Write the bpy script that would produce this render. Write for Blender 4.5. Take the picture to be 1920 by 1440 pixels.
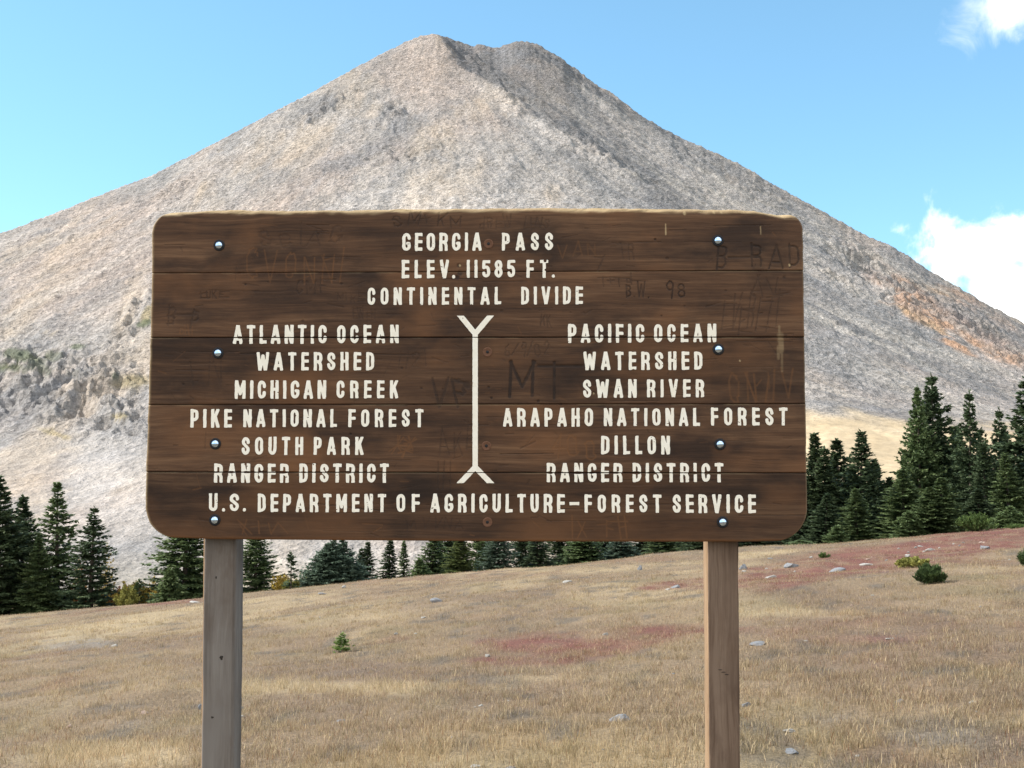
import bpy, math, random
import numpy as np
from mathutils import Vector
R = math.radians
for o in list(bpy.data.objects): bpy.data.objects.remove(o)
SC = bpy.context.scene
COL = SC.collection

# ------------------------------------------------------------------ camera
FPX, EYE, PITCH = 2059.0, 1.6, 3.0                    # focal length in photo pixels, eye height, upward tilt
cam_d = bpy.data.cameras.new('camera'); cam = bpy.data.objects.new('camera', cam_d); COL.objects.link(cam)
cam_d.sensor_width = 36; cam_d.lens = 36*FPX/1920; cam_d.clip_start = .05; cam_d.clip_end = 20000
cam.location = (0, 0, EYE); cam.rotation_euler = (R(90+PITCH), 0, 0)
SC.camera = cam

# ------------------------------------------------------------------ light
SUN_EL, SUN_AZ = 40.0, -82.0                          # azimuth clockwise from +Y (view direction): the sun stands to the left
SKY = 0.13
SC.view_settings.view_transform = 'Standard'; SC.view_settings.look = 'None'
SC.view_settings.gamma = 1; SC.view_settings.exposure = 1.15
SC.view_settings.use_curve_mapping = False

def node(nt, typ, ins=None, **props):
    n = nt.nodes.new(typ)
    for k, v in props.items(): setattr(n, k, v)
    for k, v in (ins or {}).items():
        s = n.inputs[k]
        if isinstance(v, bpy.types.NodeSocket): nt.links.new(v, s)
        else: s.default_value = v
    return n
def mth(nt, op, a, b=0.0, c=None, clamp=False):
    i = {0: a, 1: b}
    if c is not None: i[2] = c
    return node(nt, 'ShaderNodeMath', i, operation=op, use_clamp=clamp).outputs[0]
def mixc(nt, fac, a, b, bt='MIX'):
    n = nt.nodes.new('ShaderNodeMix'); n.data_type = 'RGBA'; n.blend_type = bt
    for idx, v in ((0, fac), (6, a), (7, b)):
        if isinstance(v, bpy.types.NodeSocket): nt.links.new(v, n.inputs[idx])
        else: n.inputs[idx].default_value = v if idx == 0 else (tuple(v)+(1,))[:4]
    return n.outputs[2]
def noise(nt, vec, scale, detail=3, rough=.55, dist=0.0):
    return node(nt, 'ShaderNodeTexNoise', {'Vector': vec, 'Scale': scale, 'Detail': detail, 'Roughness': rough, 'Distortion': dist}).outputs['Fac']
def ramp(nt, fac, stops):
    n = node(nt, 'ShaderNodeValToRGB', {'Fac': fac}); cr = n.color_ramp
    while len(cr.elements) < len(stops): cr.elements.new(.5)
    for e, (p, c) in zip(cr.elements, stops):
        e.position = p; e.color = (c, c, c, 1) if isinstance(c, (int, float)) else tuple(c)+(1,)
    return n.outputs['Color']
def mapping(nt, vec, scale, loc=(0,0,0), rot=(0,0,0)):
    return node(nt, 'ShaderNodeMapping', {'Vector': vec, 'Scale': scale, 'Location': loc, 'Rotation': rot}).outputs[0]

def px_dir(px, py):                                   # world direction of a photo pixel, scaled so that y = 1
    t = R(PITCH); a = (px-960)/FPX; b = (720-py)/FPX
    dy = math.cos(t)-b*math.sin(t)
    return a/dy, (math.sin(t)+b*math.cos(t))/dy
def world_px(x, y, z):                                # photo pixel of a world point (numpy)
    t = R(PITCH); zz = z-EYE
    f = y*math.cos(t)+zz*math.sin(t); u = -y*math.sin(t)+zz*math.cos(t)
    f = np.maximum(f, .01)
    return 960+FPX*x/f, 720-FPX*u/f

w = bpy.data.worlds.new('World'); SC.world = w; w.use_nodes = True
nt = w.node_tree; nt.nodes.clear()
sky = node(nt, 'ShaderNodeTexSky', sky_type='NISHITA', sun_disc=False, sun_elevation=R(SUN_EL), sun_rotation=R(SUN_AZ),
           altitude=3500, air_density=1.0, dust_density=.6, ozone_density=1.0)
hs = node(nt, 'ShaderNodeHueSaturation', {'Hue': .487, 'Saturation': 1.0, 'Value': 1.0, 'Color': sky.outputs[0]})
tc = node(nt, 'ShaderNodeTexCoord').outputs['Generated']
def cloud_mask(cx, cy, rx, ry, rot=0):                # a bank of cloud round a direction of the sky
    a, e = px_dir(cx, cy); d = Vector((a, 1, e)).normalized()
    rt = Vector((d.y, -d.x, 0)).normalized(); up = rt.cross(d)
    dx = node(nt, 'ShaderNodeVectorMath', {0: tc, 1: rt*math.cos(rot)+up*math.sin(rot)}, operation='DOT_PRODUCT').outputs['Value']
    dz = node(nt, 'ShaderNodeVectorMath', {0: tc, 1: up*math.cos(rot)-rt*math.sin(rot)}, operation='DOT_PRODUCT').outputs['Value']
    dz = mth(nt, 'SUBTRACT', dz, up.dot(d)*math.cos(rot)); dx = mth(nt, 'SUBTRACT', dx, 0)
    q = mth(nt, 'ADD', mth(nt, 'POWER', mth(nt, 'DIVIDE', dx, rx/FPX), 2), mth(nt, 'POWER', mth(nt, 'DIVIDE', dz, ry/FPX), 2))
    fr = node(nt, 'ShaderNodeVectorMath', {0: tc, 1: d}, operation='DOT_PRODUCT').outputs['Value']
    return mth(nt, 'MULTIPLY', mth(nt, 'SUBTRACT', 1, mth(nt, 'SQRT', q)), mth(nt, 'GREATER_THAN', fr, 0))
n1 = noise(nt, tc, 16, 7, .56, .35); n2 = noise(nt, mapping(nt, tc, (1, 1, 1), (3, 7, 1)), 26, 6, .6, .6)
m1 = mth(nt, 'MAXIMUM', cloud_mask(1930, 575, 235, 140, -.35), cloud_mask(1875, 460, 165, 80, .15))
c1 = mth(nt, 'ADD', mth(nt, 'MULTIPLY', m1, 1.0), mth(nt, 'MULTIPLY', mth(nt, 'SUBTRACT', n1, .5), 3.3))
c1 = node(nt, 'ShaderNodeMapRange', {0: c1, 1: .16, 2: .85}, interpolation_type='SMOOTHSTEP').outputs[0]
c2 = mth(nt, 'ADD', cloud_mask(1925, -12, 150, 75, .35), mth(nt, 'MULTIPLY', mth(nt, 'SUBTRACT', n2, .5), 1.7))
c2 = node(nt, 'ShaderNodeMapRange', {0: c2, 1: .05, 2: 1.25, 4: .9}, interpolation_type='SMOOTHSTEP').outputs[0]
ca = mth(nt, 'MAXIMUM', c1, c2, clamp=True)
n3 = noise(nt, mapping(nt, tc, (1, 1, 1.8), (1, 2, 5)), 2.6, 7, .55, .3)
sx = node(nt, 'ShaderNodeSeparateXYZ', {0: tc})
bk = node(nt, 'ShaderNodeMapRange', {0: sx.outputs[1], 1: .25, 2: -.35}, interpolation_type='SMOOTHSTEP').outputs[0]
bk = mth(nt, 'MULTIPLY', bk, node(nt, 'ShaderNodeMapRange', {0: sx.outputs[2], 1: .04, 2: .2}, interpolation_type='SMOOTHSTEP').outputs[0])
c3 = node(nt, 'ShaderNodeMapRange', {0: n3, 1: .36, 2: .52}, interpolation_type='SMOOTHSTEP').outputs[0]      # unseen broken cloud, added behind the viewer to fill the shaded sign
ca = mth(nt, 'MAXIMUM', ca, mth(nt, 'MULTIPLY', c3, bk), clamp=True)
skyt = mixc(nt, 1, node(nt, 'ShaderNodeGamma', {0: hs.outputs[0], 1: .7}).outputs[0], (.97, 1.34, 1.50), 'MULTIPLY')
skyc = mixc(nt, ca, skyt, (6.9, 6.8, 6.6))
bg = node(nt, 'ShaderNodeBackground', {'Color': skyc, 'Strength': SKY})
nt.links.new(bg.outputs[0], node(nt, 'ShaderNodeOutputWorld').inputs[0])

sd = bpy.data.lights.new('sun', 'SUN'); sun = bpy.data.objects.new('sun', sd); COL.objects.link(sun)
sd.energy = 3.4; sd.angle = R(.5); sd.color = (1, .955, .88)
S = Vector((math.sin(R(SUN_AZ))*math.cos(R(SUN_EL)), math.cos(R(SUN_AZ))*math.cos(R(SUN_EL)), math.sin(R(SUN_EL))))
sun.rotation_euler = S.to_track_quat('Z', 'Y').to_euler(); sun.location = S*50

# ------------------------------------------------------------------ helpers
def tag(o, label=None, cat=None, group=None, kind=None):
    for k, v in (('label', label), ('category', cat), ('group', group), ('kind', kind)):
        if v: o[k] = v
    return o
def empty(name, loc, rz=0):
    o = bpy.data.objects.new(name, None); COL.objects.link(o); o.location = loc; o.rotation_euler = (0, 0, rz); o.empty_display_size = .2
    return o
def mesh_obj(name, verts, faces, mat, parent=None, smooth=False, link=True):
    """verts (n,3) array; faces: list of (m,k) int arrays (one per corner count) or a list of tuples"""
    me = bpy.data.meshes.new(name); v = np.asarray(verts, np.float32)
    if isinstance(faces, list) and faces and isinstance(faces[0], np.ndarray):
        faces = [np.asarray(f, np.int32) for f in faces if len(f)]
        loops = np.concatenate([f.ravel() for f in faces]); tot = np.concatenate([np.full(len(f), f.shape[1], np.int32) for f in faces])
    else:
        loops = np.array([i for f in faces for i in f], np.int32); tot = np.array([len(f) for f in faces], np.int32)
    st = np.zeros(len(tot), np.int32); st[1:] = np.cumsum(tot)[:-1]
    me.vertices.add(len(v)); me.vertices.foreach_set('co', v.ravel())
    me.loops.add(len(loops)); me.loops.foreach_set('vertex_index', loops)
    me.polygons.add(len(tot)); me.polygons.foreach_set('loop_start', st); me.polygons.foreach_set('loop_total', tot)
    if smooth: me.polygons.foreach_set('use_smooth', np.ones(len(tot), bool))
    me.update(calc_edges=True); me.validate()
    if mat: me.materials.append(mat)
    o = bpy.data.objects.new(name, me)
    if link: COL.objects.link(o)
    if parent: o.parent = parent
    return o
def set_attr(o, name, rgb):
    a = o.data.color_attributes.new(name, 'FLOAT_COLOR', 'POINT')
    c = np.ones((len(rgb), 4), np.float32); c[:, :np.shape(rgb)[1]] = rgb; a.data.foreach_set('color', c.ravel())
def grid_faces(nr, nc):
    i = np.arange((nr-1)*(nc-1)); r, c = i//(nc-1), i % (nc-1); a = r*nc+c
    return np.stack([a, a+1, a+nc+1, a+nc], 1)
def _h(ix, iy, s):
    n = (ix.astype(np.int64)*374761393+iy.astype(np.int64)*668265263+s*1442695041) & 0xffffffff
    n = ((n ^ (n >> 13))*1274126177) & 0xffffffff
    return ((n ^ (n >> 16)) & 0xffff)/65535.0
def vn(x, y, s=0):                                    # value noise 0..1
    x, y = np.broadcast_arrays(np.asarray(x, float), np.asarray(y, float))
    ix, iy = np.floor(x), np.floor(y); fx, fy = x-ix, y-iy
    fx = fx*fx*fx*(fx*(6*fx-15)+10); fy = fy*fy*fy*(fy*(6*fy-15)+10)
    a, b, c, d = _h(ix, iy, s), _h(ix+1, iy, s), _h(ix, iy+1, s), _h(ix+1, iy+1, s)
    return (a*(1-fx)+b*fx)*(1-fy)+(c*(1-fx)+d*fx)*fy
def fbm(x, y, s=0, o=4, g=.5):
    t, a, m = 0, 1, 0
    for i in range(o):
        t = t+a*vn(x*2**i+i*17.3, y*2**i-i*9.1, s+i); m += a; a *= g
    return t/m
def sstep(a, b, x): t = np.clip((x-a)/(b-a), 0, 1); return t*t*(3-2*t)
def ell(px, py, cx, cy, rx, ry, rot=0):               # 1 inside a soft ellipse
    c, s = math.cos(rot), math.sin(rot); dx, dy = px-cx, py-cy
    return np.exp(-((dx*c+dy*s)/rx)**2-((-dx*s+dy*c)/ry)**2)
def seg_d(px, py, a, b):
    dx, dy = b[0]-a[0], b[1]-a[1]; q = dx*dx+dy*dy
    t = np.clip(((px-a[0])*dx+(py-a[1])*dy)/(q if q > 1e-12 else 1e-12), 0, 1)
    return np.hypot(px-a[0]-t*dx, py-a[1]-t*dy)
def new_mat(name):
    m = bpy.data.materials.new(name); m.use_nodes = True; nt = m.node_tree; nt.nodes.clear()
    b = node(nt, 'ShaderNodeBsdfPrincipled', {'Roughness': .9}); b.inputs['Specular IOR Level'].default_value = .25
    nt.links.new(b.outputs[0], node(nt, 'ShaderNodeOutputMaterial').inputs[0])
    return m, nt, b

# ------------------------------------------------------------------ terrain shape
def ground(x, y, fine=True):
    x = np.asarray(x, float); y = np.asarray(y, float)
    z = -.077*np.clip(y, -150, 4000)*np.where(y > 120, 0, 1)-.077*120*np.where(y > 120, 1, 0)+.089*60*np.tanh(x/60)
    d = np.maximum(y-(40+1.5*np.sin(x*.11+1)), 0)
    drop = np.where(d < 16, .011*d*d, .011*256+.352*(d-16))
    z = z-drop
    floor = -58+(22*sstep(-60, 300, x)+20*sstep(0, 250, x))*sstep(60, 300, y)
    far = floor+.004*np.abs(x)+2*fbm(x/40, y/40, 3)
    z = np.where(y > 30, np.maximum(z, far-.0*z), z)
    if fine:
        z = z+.35*(fbm(x/7, y/7, 5, 3)-.5)+.10*(fbm(x/1.1, y/1.1, 8, 3)-.5)
    return z
def px_ground(px, py):
    a, e = px_dir(px, py); t = 1.6
    ys = np.linspace(3, 60, 1200); g = ground(a*ys, ys); los = EYE+e*ys
    k = np.argmax(g >= los) if (g >= los).any() else np.argmin(los-g)
    return float(a*ys[k]), float(ys[k]), float(g[k])

# colour patches of the dry meadow (real plant colours)
STRAW, TAN, OCHRE = np.array((.51, .39, .235)), np.array((.305, .218, .136)), np.array((.32, .23, .115))
RED, PURP, OLIVE, SOIL = np.array((.225, .092, .070)), np.array((.225, .155, .108)), np.array((.25, .205, .10)), np.array((.27, .23, .19))
def patches(x, y, z):
    px, py = world_px(x, y, z)
    n1 = fbm(x/3.1, y/5.0, 21, 4); n2 = fbm(x/2.2+40, y/3.4, 31, 4); n3 = fbm(x/1.0, y/1.7, 41, 4); n4 = fbm(x/.55, y/.8, 51, 3)
    wob = (n3-.5)*1.3+(n1-.5)*1.2
    def z_(l, lo, hi):
        m = 0
        for q in l: m = np.maximum(m, (q[5] if len(q) > 5 else 1)*ell(px, py, *q[:4], q[4] if len(q) > 4 else 0))
        return sstep(lo, hi, m+wob*.8)
    red = z_([(1090, 1205, 300, 30, -.02), (980, 1240, 170, 16), (1440, 1086, 140, 22, -.06, 1.3), (1640, 1050, 200, 30, -.1, 1.25), (1830, 1015, 180, 34, -.12, 1.35), (1300, 1180, 260, 14, 0, .9),
              (1260, 1098, 70, 8, -.05, .9), (1600, 1200, 260, 14, 0, .8), (1850, 1160, 120, 20, 0, .5), (300, 1132, 160, 7, -.1, .7), (1040, 1105, 90, 6, 0, .6)], .35, .95)
    purp = z_([(660, 1255, 280, 24), (350, 1240, 140, 14), (1700, 1185, 300, 26, 0, .7), (1350, 1290, 500, 30, 0, .55), (1750, 1330, 250, 40, 0, .5), (1000, 1340, 500, 30, 0, .5), (1650, 1110, 250, 20, 0, .5)], .35, .95)
    straw = z_([(600, 1290, 460, 17, 0, 1.2), (1080, 1272, 280, 13, 0, .9), (120, 1185, 300, 26, -.1, .8), (1500, 1150, 260, 16, 0, .7), (200, 1425, 420, 40, 0, 1.1), (700, 1430, 300, 30, 0, .8), (300, 1150, 350, 10, -.1, .7), (1420, 1040, 160, 8, -.1, 1)], .35, 1.0)
    soil = z_([(150, 1208, 140, 16), (250, 1355, 120, 16, 0, .9), (1340, 1370, 120, 22, 0, .8), (680, 1345, 160, 14, 0, .7), (1650, 1080, 220, 14, -.1, .8), (1560, 1345, 200, 14, 0, .6), (380, 1190, 130, 8, 0, .6), (1780, 1380, 160, 30, 0, .5)], .5, 1.1)
    c = np.empty(x.shape+(3,)); c[:] = TAN
    def mx(m, col): 
        nonlocal c
        c = c*(1-m[..., None])+col*m[..., None]
    mx(sstep(.45, .75, n1)*.55, STRAW); mx(sstep(.5, .72, n2)*.5*sstep(1050, 1420, py), OCHRE); mx(sstep(.5, .8, n3)*.45, OLIVE)
    mx(sstep(1250, 1440, py)*sstep(1100, 1500, px)*.35, OCHRE)
    n5 = fbm(x/1.7+11, y/3.6, 61, 4); n6 = fbm(x/.42, y/.75+5, 63, 3); n7 = fbm(x/5+3, y/4, 65, 4)
    mx(sstep(.5, .72, n5)*.45, PURP); mx(sstep(.6, .8, n7)*.3*sstep(.4, .6, n3), RED); mx(sstep(.62, .76, n6)*.7, np.array((.165, .138, .11)))
    mx(straw*.75, STRAW); mx(purp*.7, PURP); mx(red*(.45+.5*sstep(.3, .65, n6)), RED); mx(soil*sstep(.35, .65, n4)*.8, SOIL)
    c *= (.82+.36*n4)[..., None]
    return c, straw, red, soil, purp

# ------------------------------------------------------------------ meadow
m_ground, nt, b = new_mat('meadow_soil')
at = node(nt, 'ShaderNodeVertexColor', layer_name='Col').outputs[0]
oc = node(nt, 'ShaderNodeTexCoord').outputs['Object']
f1 = noise(nt, mapping(nt, oc, (1, 1, 1)), 22, 5, .65); f2 = noise(nt, oc, 90, 3, .6)
k = ramp(nt, mth(nt, 'ADD', mth(nt, 'MULTIPLY', f1, .6), mth(nt, 'MULTIPLY', f2, .4)), [(.3, .35), (.5, .8), (.72, 1.35)])
nt.links.new(mixc(nt, 1, at, k, 'MULTIPLY'), b.inputs['Base Color'])
bm = node(nt, 'ShaderNodeBump', {'Strength': 1.0, 'Distance': .05, 'Height': f1}); nt.links.new(bm.outputs[0], b.inputs['Normal'])
xs = np.arange(-42, 42.01, .15); ys = np.arange(-8, 62.01, .15)
X, Y = np.meshgrid(xs, ys); Z = ground(X, Y)
mo = mesh_obj('meadow', np.stack([X, Y, Z], -1).reshape(-1, 3), [grid_faces(len(ys), len(xs))], m_ground, smooth=True)
cc = patches(X, Y, Z)[0]; set_attr(mo, 'Col', (cc*.85).reshape(-1, 3)); tag(mo, kind='structure')

m_val, nt, b = new_mat('valley_scrub')
oc = node(nt, 'ShaderNodeTexCoord').outputs['Object']
vc = mixc(nt, noise(nt, oc, .03, 5), (.26, .19, .10), (.13, .13, .06))
vc = mixc(nt, ramp(nt, noise(nt, oc, .5, 5), [(.45, 0), (.7, 1)]), vc, (.22, .17, .12)); nt.links.new(vc, b.inputs['Base Color'])
rr = np.concatenate([np.linspace(0, 90, 60), 90*(12000/90)**np.linspace(0, 1, 120)[1:]]); aa = np.linspace(0, 2*np.pi, 241)
RR, AA = np.meshgrid(rr, aa, indexing='ij'); X, Y = RR*np.sin(AA), RR*np.cos(AA)
mo = mesh_obj('valley_ground', np.stack([X, Y, ground(X, Y, False)-.45], -1).reshape(-1, 3), [grid_faces(*RR.shape)[:, ::-1]], m_val, smooth=True); tag(mo, kind='structure')

# ------------------------------------------------------------------ mountain
def curve(pts):                                       # photo pixels -> (azimuth tangent, elevation tangent)
    q = [px_dir(x, y) for x, y in pts]; q.sort(); return np.array([a for a, e in q]), np.array([e for a, e in q])
SA = curve([(-700, 640), (-300, 520), (0, 437), (60, 415), (130, 388), (200, 360), (290, 325), (370, 285), (440, 248), (520, 205), (590, 170), (660, 130), (720, 98), (760, 78),
            (790, 67), (815, 63), (835, 70), (870, 104), (920, 150), (1000, 212), (1060, 258), (1150, 318), (1250, 385), (1350, 470), (1500, 600), (1700, 760), (1920, 900), (2600, 1000)])
SB = curve([(-700, 900), (400, 520), (700, 190), (770, 90), (800, 70), (815, 64), (829, 67), (844, 71), (862, 77), (879, 82), (888, 86), (894, 83), (900, 82), (907, 83), (914, 86), (928, 90), (938, 88), (949, 84), (962, 80), (977, 77), (992, 78), (1006, 82),
            (1020, 89), (1038, 100), (1055, 110), (1072, 124), (1090, 137), (1108, 149), (1125, 161), (1157, 181),
            (1200, 215), (1250, 243), (1300, 268), (1350, 290), (1400, 315), (1450, 345), (1500, 372), (1560, 405), (1620, 440), (1680, 466), (1740, 505), (1800, 540),
            (1860, 575), (1920, 605), (2200, 760), (2600, 900)])
def lin(pts): return np.array([px_dir(x, 700)[0] for x, v in pts]), np.array([v for x, v in pts])
CA = lin([(-700, 1000), (0, 1150), (400, 1260), (815, 1500), (950, 1420), (1100, 1270), (1300, 1050), (1500, 900), (1920, 750), (2600, 700)])
CB = lin([(-700, 1500), (700, 1530), (815, 1512), (900, 1515), (1000, 1515), (1300, 1410), (1600, 1290), (1920, 1180), (2600, 1000)])
FO = lin([(-700, 430), (0, 420), (700, 430), (1200, 470), (1920, 500), (2600, 500)])
FE = lin([(-700, -.16), (0, -.152), (700, -.142), (1000, -.11), (1300, -.06), (1550, -.03), (1920, -.02), (2600, -.02)])
NA, NY = 1250, 620
av = np.linspace(-.80, .80, NA); yv = 395+(1900-395)*np.linspace(0, 1, NY)**1.12
A, Y = np.meshgrid(av, yv); X = A*Y
def layer(SS, CC, AA):
    gk = lambda sg: (lambda k_: k_/k_.sum())(np.exp(-np.linspace(-3, 3, 6*sg+1)**2/2))
    sm_ = lambda q, sg: np.convolve(np.pad(q, 3*sg, 'edge'), gk(sg), 'valid')
    s1 = np.interp(av, *SS)+.0016*(fbm(av/.0035, 0*av, 131, 3)-.5)*sstep(-.09, -.05, av); s0 = sm_(s1, 42); c = sm_(np.interp(av, *CC), 30)[None, :]+0*AA; f = np.interp(AA, *FO); fe = np.interp(AA, *FE)
    t = (Y-f)/(c-f); s = s0[None, :]+(s1-s0)[None, :]*sstep(.86, .99, t)
    zc, zf = s*c, fe*f; tt = np.clip(t, 0, 1)
    z = zf+(zc-zf)*(.62*tt+.38*tt*tt)
    z = np.where(t < 0, zf+.18*(Y-f), z)
    return np.where(t > 1, zc-.62*(Y-c), z), t
za, ta = layer(SA, CA, A); zb, tb = layer(SB, CB, A)
PXm, PYm = world_px(X, Y, np.maximum(za, zb)+EYE)
# relief: gullies running downslope, outcrops, blocks
rid = lambda x, y, s, o=4: 1-2*np.abs(fbm(x, y, s, o)-.5)
zm_ = np.maximum(za, zb); vis = sstep(1, 30, ((zm_/Y).max(0)[None, :]-zm_/Y)*Y)       # relief dies out at the skyline
rock = 0
for q in [(600, 205, 55, 20, -.65, 1.3), (640, 180, 40, 12, -.4, .9), (110, 730, 190, 70, .15, 1.3), (30, 700, 110, 70, 0, 1), (230, 620, 22, 95, .5, .9), (210, 760, 80, 60, .2, 1.2), (330, 350, 60, 30, -.4, .6),
          (880, 120, 75, 16, .65, .9), (960, 195, 60, 16, .62, .9), (1000, 95, 70, 18, .3, .8), (1100, 150, 55, 12, .55, 1.2), (1120, 300, 130, 26, .58, .7), (740, 220, 36, 40, 0, .7), (690, 300, 120, 30, -.3, .5), (790, 290, 60, 26, -.4, .6),
          (1610, 480, 60, 22, .35, 1.5), (1680, 540, 90, 30, .5, 1.1), (1560, 520, 60, 12, .5, 1.0), (1700, 590, 70, 12, .6, 1.2), (1800, 600, 130, 30, .45, 1.1), (1880, 660, 70, 22, .5, 1.1), (1650, 450, 60, 10, .5, .8), (1420, 345, 90, 22, .5, .6), (1300, 290, 60, 16, .5, .7), (1880, 610, 60, 18, .5, .9)]:
    rock = np.maximum(rock, q[5]*ell(PXm, PYm, *q[:5]))
rock = np.clip(rock+.5*(fbm(X/60, Y/60, 77)-.5)*(rock > .05), 0, 1.5)
xs0, ys0 = px_dir(815, 63)[0]*1500, 1540.
th = np.arctan2(X-xs0, ys0-Y); rd = np.hypot(X-xs0, ys0-Y); th = th+.10*(fbm(X/130, Y/130, 60)-.5)
gul = rid(th*9, rd/420, 61)-.7
gul2 = rid(th*26+3, rd/150, 63)-.7
dz = vis*sstep(60, 800, rd)*(6*gul+3*gul2)+(1.2+4.0*vis)*(fbm(X/22, Y/26, 65, 4)-.5)+vis*4*(fbm(X/85, Y/95, 66, 3)-.5)+2.2*(fbm(X/6, Y/7, 67, 3)-.5)+1.2*(vn(X/2.6, Y/4, 69)-.5)
cl = rid(X/17+Y/50, Y/26, 71, 5); dz += rock*(15*(cl-.72)+5*(rid(X/6, Y/9, 72, 3)-.7)+6*(fbm(X/7, Y/9, 73, 3)-.5)+2.5*(vn(X/3, Y/4.5, 74)-.5))*(.35+.65*vis)
dz *= 1-.85*sstep(765, 805, PYm)*sstep(1250, 1420, PXm)
dz *= 1-.6*sstep(790, 850, PYm+30*(fbm(X/40, Y/40, 94)-.5))*sstep(1000, 600, PXm)
dz -= 13*vis*ell(PXm, PYm, 1615, 492, 55, 20, .35)                        # hollow under the dark cliff
k = 60.; Zm = np.maximum(za, zb)+np.maximum(k-np.abs(za-zb), 0)**2/(4*k)*vis+dz+EYE
m_mt, nt, b = new_mat('talus_rock')
vcn = node(nt, 'ShaderNodeVertexColor', layer_name='Col'); at = vcn.outputs[0]; al = vcn.outputs['Alpha']
oc = node(nt, 'ShaderNodeTexCoord').outputs['Object']
v1 = node(nt, 'ShaderNodeTexVoronoi', {'Vector': oc, 'Scale': .30, 'Randomness': 1.0}); v2 = node(nt, 'ShaderNodeTexVoronoi', {'Vector': oc, 'Scale': .8})
g1 = noise(nt, oc, .22, 5, .7); g2 = noise(nt, oc, .06, 5, .6)
bw = node(nt, 'ShaderNodeRGBToBW', {0: v1.outputs['Color']}).outputs[0]; bw2 = node(nt, 'ShaderNodeRGBToBW', {0: v2.outputs['Color']}).outputs[0]
kk = mth(nt, 'ADD', mth(nt, 'MULTIPLY', bw, .45), mth(nt, 'ADD', mth(nt, 'MULTIPLY', bw2, .3), mth(nt, 'MULTIPLY', g1, .35)))
kk = ramp(nt, kk, [(.18, .36), (.42, .84), (.62, 1.10), (.85, 1.5)])
c = mixc(nt, mth(nt, 'ADD', mth(nt, 'MULTIPLY', al, .75), .25), at, kk, 'MULTIPLY'); c = mixc(nt, .5, c, mixc(nt, g2, (.86, .92, 1.06), (1.14, 1.05, .93)), 'MULTIPLY'); nt.links.new(c, b.inputs['Base Color'])
hh = mth(nt, 'ADD', mth(nt, 'MULTIPLY', v1.outputs['Distance'], 1.0), mth(nt, 'ADD', mth(nt, 'MULTIPLY', g1, 2.2), mth(nt, 'MULTIPLY', v2.outputs['Distance'], .5)))
bm = node(nt, 'ShaderNodeBump', {'Strength': .8, 'Distance': mth(nt, 'ADD', mth(nt, 'MULTIPLY', al, 1.5), .2), 'Height': hh}); nt.links.new(bm.outputs[0], b.inputs['Normal']); b.inputs['Roughness'].default_value = 1
mt = mesh_obj('mountain', np.stack([X, Y, Zm], -1).reshape(-1, 3), [grid_faces(NY, NA)], m_mt, smooth=True); tag(mt, kind='structure')
PXm, PYm = world_px(X, Y, Zm)
GREY, PINK, BUFF, BLUE, RUST, GRASS, GRN, GOLD, PALE = [np.array(q) for q in ((.37, .345, .32), (.41, .335, .285), (.46, .375, .28), (.205, .21, .215), (.46, .27, .155), (.385, .30, .19), (.075, .10, .045), (.34, .27, .11), (.54, .50, .46))]
cm = np.empty(X.shape+(3,)); cm[:] = GREY
def mx(m, col):
    global cm
    cm = cm*(1-m[..., None])+col*m[..., None]
w1, w2, w3 = fbm(X/110, Y/160, 81), fbm(X/30, Y/70, 83), fbm(X/9, Y/16, 85)
mx(sstep(.4, .7, w1)*.6, PINK); mx(sstep(.48, .7, w2)*.5, BLUE); mx(sstep(.5, .75, fbm(X/45+9, Y/150, 87))*.5, BUFF)
def area(l, soft=.5): 
    m = 0
    for q in l: m = np.maximum(m, (q[5] if len(q) > 5 else 1)*ell(PXm, PYm, *q[:4], q[4] if len(q) > 4 else 0))
    return sstep(.3, .3+soft, m+(w2-.5)*.7+(w3-.5)*.5)
mx(area([(1150, 330, 260, 50, .6), (920, 140, 110, 24, .65), (1100, 170, 90, 20, .55), (1650, 620, 260, 70, .45), (1600, 690, 220, 50, .4), (690, 290, 150, 40, -.3, .7), (1330, 300, 130, 24, .5)])*.55, BLUE)
mx(area([(800, 140, 120, 60, 0, 1), (600, 340, 300, 50, -.4, .7), (200, 470, 220, 80, -.4, .8)])*.5, PINK)
mx(area([(1010, 250, 60, 20, .6, 1), (1250, 300, 110, 12, .8, 1), (1190, 235, 60, 9, .7, 1), (880, 400, 300, 60, 0, .8), (200, 900, 160, 110, 0, .7), (600, 1060, 260, 60, 0, .8)])*.45, PALE)
mx(area([(240, 580, 25, 90, .45, 1), (60, 470, 120, 25, -.35, .7), (80, 880, 70, 120, .5, .7), (380, 350, 14, 50, .4, .8)])*.55, BUFF)
mx(area([(1740, 584, 80, 24, .45, 1.2), (1830, 630, 110, 22, .55, 1.2), (1790, 556, 60, 14, .4, 1), (1640, 520, 50, 14, .5, .8), (1890, 650, 60, 16, .5, 1.2), (1800, 650, 50, 14, .5, .8), (1700, 530, 40, 10, .5, .9), (1790, 555, 50, 10, .5, .9), (1880, 605, 40, 10, .5, .9)], .4)*(.25+.6*sstep(.3, .6, w3)), RUST)
mx(area([(1760, 545, 40, 10, .4), (1850, 610, 60, 9, .6), (1730, 600, 60, 9, .5)], .4)*.6, np.array((.48, .33, .19)))
mx(np.clip(rock, 0, 1)*sstep(.45, .7, w3)*.45, np.array((.2, .2, .205)))
low = sstep(765, 810, PYm+70*(w2-.5)-.07*(PXm-1515))*sstep(1250, 1420, PXm); mx(low*.95, GRASS)
mx(area([(240, 715, 45, 16, -.1, 1.1), (60, 690, 160, 10, .1, .5), (100, 812, 40, 8, .3, .9), (225, 780, 24, 6, 0, .8), (275, 590, 14, 24, .5, 1)], .5)*.6, GOLD)
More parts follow.
